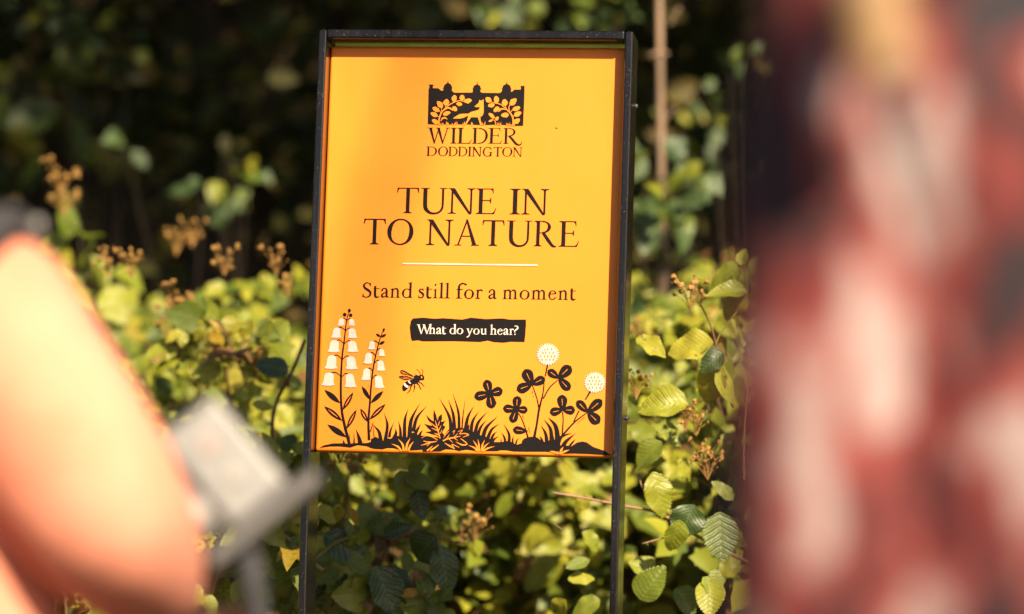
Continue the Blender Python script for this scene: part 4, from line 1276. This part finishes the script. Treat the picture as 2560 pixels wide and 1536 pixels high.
p = at(1672, 400, 7.7)
tree('sapling', p.x - .01, 7.7, 4.2, .0105, 3, 'slender pale sapling standing just right of the sign frame', [(p.x + .1, 7.7, 3.9, .5, .5, .6), (p.x - .25, 7.75, 3.4, .35, .35, .3)], 500, 'crown', 'bark_pale', (.05, .09), (-.0, 0), 4)
sap = bpy.data.objects['sapling']
for px_, py_, qx, qy in ((1668, 135, 1622, 140), (1676, 60, 1700, 20), (1664, 300, 1690, 270)):
    vs, fs = [], []
    a, b = at(px_, py_, 7.7), at(qx, qy, 7.68)
    tube(vs, fs, [a, a.lerp(b, .5) + Vector((0, 0, .004)), b], [.0045, .004, .003], 6)
    abs_mesh('twig', vs, fs, M['bark_pale'], sap)
TREES = [(-2.3, 9.6, 8, .12, 'tree whose leafy boughs fill the upper left corner'), (-.9, 11.5, 9, .15, 'tree deep in shade left of the sign frame'), (.25, 12.8, 9, .14, 'tree in deep shade directly behind the sign top'), (1.9, 11.0, 9, .15, 'tree in shade behind the patterned shirt'), (-3.9, 12.5, 10, .18, 'tree standing far beyond the left border'), (3.8, 12.8, 10, .18, 'tree standing far beyond the right border')]
for i, (x, y, h, rd, lb) in enumerate(TREES):
    g = ground_z(x, y)
    r = random.Random(i)
    crown = [(x, y, h * .72 + g, 2.2, 1.8, 2.0), (x + r.uniform(-1, 1), y - .8, h * .45 + g, 1.8, 1.1, 1.2), (x + r.uniform(-.8, .8), y - .9, g + 1.9, 1.3, .7, 1.0), (x + r.uniform(-1.2, 1.2), y - .5, g + .9, 1.2, .7, .7)]
    tree('woodland_tree', x, y, h, rd, 20 + i, lb, crown, 7000, 'crown_deep' if i else 'crown', leafsize=(.08, .15), group='trees of the wood')

for x, y, sd_, lb in ((-1.6, 8.2, 71, 'unseen tree added to shade the wood, high boughs over the brambles on the left'), (1.3, 8.4, 72, 'unseen tree added to shade the wood, high boughs over the brambles on the right')):  # added above the view to darken the wood and block skylight
    tree('woodland_tree', x * 1.9, y + .3, 7.5, .11, sd_, lb, [(x, y - .6, 4.6, 1.8, 1.2, .8), (x * .4, y + .2, 5.4, 1.8, 1.6, 1.0), (x * 1.3, y + 1.2, 4.4, 1.9, 1.2, 1.1), (x * .3, y + 1.6, 3.9, 1.6, .8, .7)], 9000, 'crown_deep', leafsize=(.09, .16), group='trees of the wood')


def thicket_pos(r):
    y = r.uniform(8.7, 12.5)
    x = r.uniform(-2.4, 2.4) * y / 9
    return Vector((x, y, ground_z(x, y) + r.uniform(.6, 3.2)))


M['thicket'] = crown_mat('thicket_foliage', [(0, (.030, .030, .008)), (.5, (.055, .050, .012)), (.8, (.085, .055, .020)), (1, (.12, .12, .02))])
vs, fs = scatter_leaves(random.Random(31), 6500, thicket_pos, (.04, .09))
tag(mesh_obj('thicket', vs, fs, M['thicket'], None, True), 'dim olive thicket of fine leaves behind the brambles', 'thicket', kind='stuff')


def wood_pos(r):
    y = r.uniform(13.5, 22)
    x = r.uniform(-12, 12)
    return Vector((x, y, ground_z(x, y) + r.uniform(0, 1) ** 1.3 * 9))


vs, fs = scatter_leaves(random.Random(5), 26000, wood_pos, (.18, .40))
tag(mesh_obj('far_wood', vs, fs, M['crown_deep'], None, True), 'mass of dark foliage deep in the wood', 'wood', kind='stuff')


# unseen trees added behind the camera, crowns set sunward to shade the wood
def along_sun(px, py, pz, k):
    return Vector((px, py, pz)) + sun_dir * k


def shade_tree(x0, y0, z0, k, n, seed, label, clumps, dx=0):
    c = along_sun(x0, y0, z0, k)
    cr = [tuple(along_sun(a, b, c_, kk)) + rr for (a, b, c_, kk, rr) in clumps]
    tree('added_shade_tree', c.x + dx, c.y, c.z + 1.5, .22, seed, label, cr, n, 'crown', leafsize=(.10, .17), limbs=8, group='unseen trees added for shade')


shade_tree(-1.6, 10.5, 2.8, 15, 10000, 61, 'unseen tall tree added behind the camera, its crown shading the wood on the left', [(-1.6, 9.9, 2.6, 14, (1.9, 1.6, 1.15)), (-1.8, 11.5, 4.2, 15, (2.2, 1.7, 1.4)), (-1.4, 14, 5.5, 16, (2.3, 1.8, 1.4)), (-2.9, 9.8, 2.6, 15, (1.2, 1.2, 1.0))], -5.0)
shade_tree(1.6, 10.5, 2.8, 17, 10000, 62, 'unseen tall tree added behind the camera, its crown shading the wood on the right', [(1.5, 9.9, 2.6, 17, (1.9, 1.6, 1.15)), (1.8, 11.5, 4.2, 17, (2.2, 1.7, 1.4)), (1.4, 14, 5.5, 18, (2.3, 1.8, 1.4)), (.1, 10.2, 2.8, 18, (1.2, 1.2, 1.0))])

# unseen bough shaped along the sun so its soft shadow crosses the sign
tr_b = bpy.data.objects['added_shade_tree.001']
for spots, k_, r0 in ((((1130, -500), (1085, 60), (1010, 300), (935, 520), (870, 760), (840, 1130), (800, 1500)), 13.0, .019), (((940, -500), (960, 60), (985, 200), (1000, 420), (900, 900), (700, 1500)), 14.5, .010)):
    P = catmull([at(a, b, 5.42) + sun_dir * k_ for a, b in spots], 6)
    vs, fs = [], []
    tube(vs, fs, P, [r0 * (1 - .01 * k) * (1 + .25 * sin(k * 1.7)) for k in range(len(P))], 6)
    abs_mesh('limb', vs, fs, M['bark'], tr_b)



# ---- hazel shoots with single leaves catching the light in front of the dark wood
def hazel(spots, y, label, seed, mix, n=5, size=(.045, .075)):
    r = random.Random(seed)
    c = at(spots[0][0], spots[0][1], y)
    root = plant_root('hazel_shrub', (c.x, y + .15, ground_z(c.x, y + .15)))
    tag(root, label, 'shrub', 'hazel shoots in front of the wood')
    for px, py in spots:
        e = at(px, py, y) + Vector((0, r.uniform(-.1, .2), 0))
        b = Vector((c.x, y + .15, ground_z(c.x, y + .15) - .02))
        P = catmull([b, b.lerp(e, .5) + Vector((r.gauss(0, .05), .05, .12)), e], 8)
        vs, fs = [], []
        tube(vs, fs, P, [.003 - .0001 * k for k in range(len(P))], 5)
        abs_mesh('stem', vs, fs, M['bark'], root)
        for k in range(n):
            p = e + Vector((r.gauss(0, .05), r.gauss(0, .05), r.gauss(0, .045)))
            o = (p - e).normalized()
            leaf_at(root, e.lerp(p, .4), o + Vector((0, 0, -.3)), FACE + Vector((r.gauss(0, .3), r.gauss(0, .3), r.gauss(0, .3))), r.uniform(*size), pick(r, mix), r.randrange(6), 1.2)
    return root


HM = [('leaf_green', .45), ('leaf_bright', .12), ('leaf_dark', .4), ('leaf_yellow', .03)]
HM2 = [('leaf_dark', .62), ('leaf_green', .3), ('leaf_bright', .08)]
hazel([(160, 40), (220, 25), (260, 130), (310, 95), (60, 20), (190, 100)], 9.0, 'hazel shoots with pale leaves in the upper left corner', 1, HM2, 5, (.03, .05))
hazel([(570, 390), (560, 440), (490, 480), (540, 510), (620, 440), (300, 350)], 8.3, 'hazel shoot with yellow-green leaves left of the sign frame', 2, HM, 3, (.035, .055))
hazel([(1240, 20), (1330, 10), (1420, 40), (1500, 30), (1550, 50), (1280, 60)], 8.7, 'hazel shoots whose leaves show above the sign top', 3, HM2, 5, (.035, .06))
hazel([(1830, 190), (1790, 260), (1720, 250), (1800, 330), (1700, 330), (1860, 140)], 8.8, 'hazel shrub between the sapling and the patterned shirt', 4, HM2, 5, (.03, .05))
hazel([(1650, 480), (1670, 520), (1640, 520), (1690, 500), (1665, 560), (1610, 560), (1620, 380), (1740, 420), (1680, 600)], 7.5, 'hazel shoot with drooping leaves at the foot of the sapling', 5, HM2, 6, (.04, .06))
hazel([(180, 590), (150, 640), (210, 620), (240, 680)], 7.2, 'hazel shoot with pale round leaves beside the orange shoulder', 6, [('leaf_bright', .7), ('leaf_green', .3)], 3, (.06, .09))


# ================================================================== people
M['skin'] = noisy('skin', [(.3, (.46, .24, .15)), (.7, (.52, .28, .18))], 12, 3, .5)
M['orange_cloth'] = noisy('orange_cloth', [(.3, (.60, .195, .125)), (.7, (.68, .275, .195))], 9, 3, .85, bumps=.10, bdist=.02)
M['denim'] = noisy('denim', [(.3, (.05, .07, .11)), (.7, (.09, .12, .17))], 60, 3, .85)
M['dark_cloth'] = noisy('dark_cloth', [(.3, (.02, .02, .024)), (.7, (.045, .043, .05))], 60, 3, .9)
M['blond'] = noisy('blond_hair', [(.3, (.20, .115, .055)), (.7, (.32, .20, .10))], 60, 3, .5, stretch=((0, 0, 0), (3, 3, .4)))
M['brown_hair'] = noisy('brown_hair', [(.3, (.03, .018, .01)), (.7, (.07, .04, .02))], 60, 3, .5, stretch=((0, 0, 0), (3, 3, .4)))
M['shoe'] = noisy('shoe_leather', [(.3, (.04, .025, .015)), (.7, (.08, .05, .03))], 30, 3, .6)
M['silver'] = noisy('silver_metal', [(.3, (.085, .083, .09)), (.7, (.13, .127, .135))], 80, 3, .35, spec=.5)
M['silver'].node_tree.nodes['Principled BSDF'].inputs['Metallic'].default_value = 0
M['grey_plastic'] = noisy('grey_plastic', [(.3, (.05, .05, .06)), (.7, (.08, .08, .095))], 80, 3, .45)
M['dark_plastic'] = noisy('dark_plastic', [(.3, (.035, .032, .036)), (.7, (.06, .055, .06))], 80, 3, .4)
M['pink_plastic'] = noisy('pale_button', [(.3, (.20, .145, .145)), (.7, (.23, .17, .17))], 80, 3, .4)
M['pale_key'] = noisy('pale_key', [(.3, (.19, .18, .18)), (.7, (.22, .21, .21))], 80, 3, .4)
M['lens_glass'] = noisy('lens_glass', [(.3, (.01, .01, .015)), (.7, (.02, .02, .03))], 10, 2, .08, spec=.8)


def pattern_mat():
    m, nt, b = new_mat('patterned_cloth')
    f = noise(nt, 23, 2, 'Object', ((0, radians(-42), 0), (1.0, .7, .38)), .5)
    f2 = noise(nt, 46, 2, 'Object', ((0, radians(-30), 0), (1, .7, .6)), .5)
    mx = math_n(nt, 'MULTIPLY_ADD', f2, .45, math_n(nt, 'MULTIPLY', f, .75))
    col = ramp(nt, mx, [(.46, (.006, .006, .014)), (.53, (.018, .005, .007)), (.575, (.080, .007, .009)), (.63, (.15, .019, .019)), (.675, (.20, .065, .062)), (.72, (.27, .21, .215))])
    nt.links.new(col, b.inputs['Base Color'])
    b.inputs['Roughness'].default_value = .85
    bump(nt, b, noise(nt, 14, 3, 'Object', ((0, radians(-40), 0), (1, .7, .35))), .5, .02)
    return m


M['pattern'] = pattern_mat()


def skin(name, chains, mat, parent, sub=2, place=None):
    """chains: lists of ((x, y, z), radius or (rx, ry)); points that coincide are joined; the first point is the root"""
    pts, rad, idx, edges = [], [], {}, []
    for ch in chains:
        prev = None
        for p, rr in ch:
            key = tuple(round(v, 4) for v in p)
            if key not in idx:
                idx[key] = len(pts)
                pts.append(place @ Vector(p) if place else Vector(p))
                rad.append(rr if isinstance(rr, tuple) else (rr, rr))
            i = idx[key]
            if prev is not None and prev != i: edges.append((prev, i))
            prev = i
    me = bpy.data.meshes.new(name)
    me.from_pydata([tuple(p) for p in pts], edges, [])
    o = link(name, me)
    md = o.modifiers.new('skin', 'SKIN')
    md.use_smooth_shade = True
    md.branch_smoothing = .3
    if not me.skin_vertices:
        me.attributes.new('skin', 'FLOAT', 'POINT')
    for i, v in enumerate(me.skin_vertices[0].data):
        v.radius = rad[i]
        v.use_root = i == 0
    o.modifiers.new('sub', 'SUBSURF').levels = sub
    o.modifiers['sub'].render_levels = sub
    dg = bpy.context.evaluated_depsgraph_get()
    ev = o.evaluated_get(dg)
    m2 = bpy.data.meshes.new_from_object(ev)
    m2.name = name
    bpy.data.objects.remove(o)
    m2.materials.clear()
    m2.materials.append(mat)
    m2.polygons.foreach_set('use_smooth', [True] * len(m2.polygons))
    q = link(name, m2, parent)
    q.matrix_parent_inverse = parent_inv[parent.name]
    return q


def hand(w, d, up, curl, s=1.0, thumb=1):
    """chains of one hand: wrist w, direction of the palm d, back of the hand up, fingers bent by curl"""
    w = Vector(w); d = Vector(d).normalized(); up = Vector(up); up = (up - d * up.dot(d)).normalized(); sd = d.cross(up) * thumb
    palm = w + d * .045 * s
    ch = [[(tuple(w), .026 * s), (tuple(palm), (.030 * s, .020 * s))]]
    for k, ln in zip((-1.5, -.5, .5, 1.5), (.060, .074, .080, .070)):
        b = w + d * .085 * s + sd * k * .019 * s
        dd = d.copy(); p = b; c = [(tuple(palm), (.030 * s, .020 * s)), (tuple(b), .0105 * s)]
        for j, f in enumerate((.45, .32, .23)):
            dd = (dd - up * curl * (.6 + .3 * j)).normalized()
            p = p + dd * ln * f * s
            c.append((tuple(p), (.0095 - .001 * j) * s))
        ch.append(c)
    b = w + d * .025 * s + sd * .030 * s
    t1 = b + (d * .6 + sd * .7 - up * .25).normalized() * .035 * s
    t2 = t1 + (d * .9 + sd * .1 - up * .45).normalized() * .032 * s
    ch.append([(tuple(w), .026 * s), (tuple(b), .014 * s), (tuple(t1), .012 * s), (tuple(t2), .0095 * s)])
    return ch


def person(loc_, yaw, k, label, shirt, trousers, hair, armR, armL, handR, handL, braid=None, lean=0, puff=1.0):
    """arms: (shoulder, elbow, wrist) in the person's own metres; the person looks along +y"""
    x, y, z = loc_
    root = plant_root('person', loc_)
    tag(root, label, 'person')
    T = Matrix.Translation(Vector(loc_)) @ Matrix.Rotation(yaw, 4, 'Z') @ Matrix.Diagonal((k, k, k, 1))
    L = lambda zz: lean * max(0, zz - .9)
    Y = lambda a, b, c: (a, b + L(c), c)
    torso = [(Y(0, 0, .95), (.125, .090)), (Y(0, 0, 1.10), (.110, .080)), (Y(0, 0, 1.25), (.125, .088)), (Y(0, -.005, 1.38), (.095, .070))]
    neck = [(Y(0, -.005, 1.38), (.095, .070)), (Y(0, .0, 1.47), .055), (Y(0, .02, 1.53), .055), (Y(0, .04, 1.585), (.066, .076)), (Y(0, .045, 1.65), (.074, .090)), (Y(0, .035, 1.715), (.062, .075))]
    nose = [(Y(0, .045, 1.65), (.074, .090)), (Y(0, .135, 1.632), .013), (Y(0, .152, 1.612), .012)]
    ears = [[(Y(0, .045, 1.65), (.074, .090)), (Y(s_ * .078, .03, 1.63), (.010, .022))] for s_ in (-1, 1)]
    legs, tr, feet = [], [], []
    for s_ in (-1, 1):
        hip, kn, an, toe = (s_ * .095, .0, .88), (s_ * .10, .015, .48), (s_ * .105, -.02, .085), (s_ * .115, .13, .035)
        legs.append([(Y(0, 0, .95), (.125, .090)), (hip, .075), (kn, .050), (an, .036), (toe, .030)])
        tr.append([(Y(0, 0, .97), (.150, .115)), (hip, .100), (kn, .075), ((s_ * .105, -.02, .11), .068)])
        feet.append([[((s_ * .105, -.045, .055), .045), ((s_ * .110, .06, .045), .046), ((s_ * .117, .15, .035), .035)]])
    arms, sleeves = [], []
    for (sh, el, wr), hd, s_ in ((armR, handR, 1), (armL, handL, -1)):
        arms.append([(Y(0, -.005, 1.38), (.095, .070)), (sh, .042), (el, .032), (wr, .026)])
        arms += hand(wr, *hd, thumb=-s_)
        cuff = tuple(Vector(el).lerp(Vector(wr), .80))
        mid = tuple(Vector(sh).lerp(Vector(el), .5))
        sleeves.append([(Y(0, -.005, 1.40), (.130, .098)), (sh, .076 * puff), (mid, .070 * puff), (el, .068 * puff), (cuff, .045)])
    skin('body', [torso, neck, nose] + ears + legs + arms, M['skin'], root, 2, T)
    skin('shirt', [[(Y(0, 0, .90), (.168, .128)), (Y(0, 0, 1.10), (.155, .115)), (Y(0, 0, 1.25), (.172, .122)), (Y(0, -.005, 1.40), (.130, .098))]] + sleeves, shirt, root, 2, T)
    skin('trousers', tr, trousers, root, 2, T)
    for f in feet: skin('shoe', f, M['shoe'], root, 2, T)
    for s_ in (-1, 1):
        for nm, zz, yy, rr, mt in (('eye', 1.655, .121, .012, 'white_ink'),):
            bm = bmesh.new()
            bmesh.ops.create_uvsphere(bm, u_segments=10, v_segments=8, radius=rr * k, matrix=Matrix.Translation(T @ Vector(Y(s_ * .031, yy, zz))))
            e = bm_obj(nm, bm, M[mt], root, True); e.matrix_parent_inverse = parent_inv[root.name]
            bm = bmesh.new()
            bmesh.ops.create_uvsphere(bm, u_segments=8, v_segments=6, radius=rr * .55 * k, matrix=Matrix.Translation(T @ Vector(Y(s_ * .031, yy + .0075, zz))))
            e2 = bm_obj('iris', bm, M['lens_glass'], e, True)
            e2.matrix_parent_inverse = parent_inv[root.name]
    bm = bmesh.new()
    bmesh.ops.create_uvsphere(bm, u_segments=10, v_segments=6, radius=1, matrix=T @ Matrix.Translation(Y(0, .128, 1.585)) @ Matrix.Diagonal((.024, .008, .007, 1)))
    e = bm_obj('mouth', bm, M['pink_plastic'], root, True); e.matrix_parent_inverse = parent_inv[root.name]
    hc = [[(Y(0, .005, 1.60), (.080, .070)), (Y(0, .000, 1.66), (.088, .090)), (Y(0, .018, 1.725), (.082, .092)), (Y(0, .03, 1.765), (.045, .055))], [(Y(0, .000, 1.66), (.088, .090)), (Y(0, -.045, 1.57), (.058, .045)), (Y(0, -.05, 1.50), (.045, .035))]]
    hr = skin('hair', hc, hair, root, 2, T)
    if braid:
        ch = [(p, r_) for p, r_ in braid]
        b = skin('braid', [ch], hair, root, 2, None)
    return root, T


# --- person in orange with a small camera, close on the left
A_Y = 3.20
A_loc = (at(-285, 768, A_Y).x, A_Y + .05, 0.0)
sc_ = .95
TA = Matrix.Translation(Vector(A_loc)) @ Matrix.Diagonal((sc_, sc_, sc_, 1))
TAi = TA.inverted()
loA = lambda px, py, y: tuple(TAi @ at(px, py, y))
shA, elA, wrA = loA(-70, 755, A_Y - .02), loA(272, 1300, A_Y - .05), loA(440, 1560, A_Y + .18)
pA, _ = person(A_loc, 0, sc_, 'person in an orange top holding a small silver camera, back to the viewer', M['orange_cloth'], M['denim'], M['brown_hair'],
               (shA, elA, wrA), ((-.20, .0, 1.38), (-.27, -.03, 1.10), (-.24, .12, .90)),
               ((.9, -.3, .05), (0, .3, .9), .7, .85), ((0, .4, -1), (-1, 0, 0), .25, .95), puff=1.20)
# shoulder strap with a steel ring
vs, fs = [], []
P = catmull([at(-620, 1500, A_Y - .20), at(-300, 900, A_Y - .17), at(-60, 610, A_Y - .10), at(30, 565, A_Y), at(-10, 640, A_Y + .12), at(-140, 1000, A_Y + .18)], 6)
tube(vs, fs, P, [.017] * len(P), 8)
bagroot = plant_root('shoulder_bag', tuple(at(-330, 2400, A_Y - .2)))
tag(bagroot, 'dark shoulder bag strap with a steel ring on the orange shoulder', 'bag')
abs_mesh('strap', vs, fs, M['dark_cloth'], bagroot)
bm = bmesh.new()
c = at(-620, 1500, A_Y - .20)
box_bm(bm, c.x - .14, c.x + .11, c.y - .05, c.y + .05, c.z - .30, c.z + .02, .02, 3)
q = bm_obj('bag_body', bm, M['dark_cloth'], bagroot); q.matrix_parent_inverse = parent_inv[bagroot.name]
bm = bmesh.new()
bmesh.ops.create_uvsphere(bm, u_segments=14, v_segments=10, radius=.0075, matrix=Matrix.Translation(at(90, 566, A_Y - .01)) @ Matrix.Diagonal((1, .5, 1, 1)))
q = bm_obj('buckle', bm, M['silver'], bagroot, True); q.matrix_parent_inverse = parent_inv[bagroot.name]

# --- the small silver camera on its grip, tilted
cc = at(556, 1178, A_Y + .08)
camroot = plant_root('compact_camera', tuple(cc))
tag(camroot, 'small silver camera on a dark plate and grey grip, held beside the orange sleeve', 'camera')
TC = Matrix.Translation(cc) @ Matrix.Rotation(radians(14), 4, 'Z') @ Matrix.Rotation(radians(-39), 4, 'Y') @ Matrix.Rotation(radians(-14), 4, 'X')


def cpart(name, bm, mat, smooth=False):
    bm.transform(TC)
    o = bm_obj(name, bm, mat, camroot, smooth)
    o.matrix_parent_inverse = parent_inv[camroot.name]
    return o


# local: z along its length towards the upper left, x across, y away
bm = bmesh.new(); box_bm(bm, -.028, .036, -.018, .018, -.048, .056, .007, 3); cpart('camera_body', bm, M['silver'])
bm = bmesh.new(); box_bm(bm, -.046, -.0285, -.014, .016, -.040, .046, .006, 3); cpart('battery_grip', bm, M['grey_plastic'])
bm = bmesh.new(); box_bm(bm, -.062, .058, -.024, .026, -.064, -.0485, .003, 2); cpart('mounting_plate', bm, M['dark_plastic'])
for zz, mt in ((.022, 'pink_plastic'), (-.012, 'pale_key')):
    bm = bmesh.new(); bmesh.ops.create_cone(bm, cap_ends=True, segments=20, radius1=.0090, radius2=.0080, depth=.004, matrix=Matrix.Translation((.004, -.0195, zz)) @ Matrix.Rotation(radians(90), 4, 'X')); cpart('button', bm, M[mt])
bm = bmesh.new(); bmesh.ops.create_uvsphere(bm, u_segments=20, v_segments=12, radius=.015, matrix=Matrix.Translation((-.043, -.014, -.014)) @ Matrix.Diagonal((1, .55, 1.15, 1))); cpart('highlight_bulge', bm, M['pale_key'], True)  # pale bulge added in place of a bright highlight on the camera
bm = bmesh.new(); bmesh.ops.create_cone(bm, cap_ends=True, segments=24, radius1=.019, radius2=.017, depth=.03, matrix=Matrix.Translation((.005, .033, .01)) @ Matrix.Rotation(radians(90), 4, 'X')); cpart('lens', bm, M['lens_glass'])
vs, fs = [], []
g0, g1, g2 = at(612, 1355, A_Y + .08), at(630, 1450, A_Y + .09), at(648, 1600, A_Y + .12)
tube(vs, fs, catmull([g0, g1, g2], 6), [.009] + [.010] * 12, 12)
abs_mesh('grip', vs, fs, M['grey_plastic'], camroot)

# --- person in the patterned shirt, very close on the right
B_loc = (.335, 2.10, 0.0)
bs = 1.0
TBi = (Matrix.Translation(Vector(B_loc)) @ Matrix.Rotation(radians(12), 4, 'Z') @ Matrix.Diagonal((bs, bs, bs, 1))).inverted()
loB = lambda px, py, y: tuple(TBi @ at(px, py, y))
br = [((.325, 2.045, 1.530), .026), ((.290, 2.00, 1.480), .022), ((.235, 1.975, 1.450), .022), (at(2205, -210, 1.97), .015), (at(2190, -130, 1.96), .023), (at(2205, -40, 1.95), .013), (at(2185, 40, 1.95), .024), (at(2200, 112, 1.95), .013), (at(2215, 172, 1.95), .023), (at(2230, 222, 1.95), .007)]
person(B_loc, radians(12), bs, 'person in a red, white and navy patterned shirt and a blond braid', M['pattern'], M['denim'], M['blond'],
       ((.20, -.01, 1.40), (.27, -.04, 1.12), (.22, .14, .92)), (loB(2150, 40, 2.10), loB(2085, 1560, 2.08), loB(2120, 2400, 2.22)),
       ((0, .5, -1), (1, 0, 0), .25), ((.1, .4, -1), (-1, 0, 0), .25), braid=br)

# ---- spider threads under the panel
for a, b, lb in [((1322, 1130), (1412, 1240), 'longest spider thread slanting down from the orange panel'), ((1385, 1130), (1437, 1178), 'short spider thread at the panel edge nearest the printed clover mound'), ((1280, 1215), (1312, 1240), 'shortest spider thread, hanging free under the printed fern'), ((1345, 1275), (1412, 1330), 'lowest spider thread, over the bright leaves under the panel')]:
    vs, fs = [], []
    tube(vs, fs, [at(*a, 5.46), at((a[0] + b[0]) / 2, (a[1] + b[1]) / 2 + 1, 5.46), at(*b, 5.46)], [.00022] * 3, 4)
    tag(mesh_obj('spider_thread', vs, fs, M['white_ink']), lb, 'spider thread', 'spider threads under the panel')
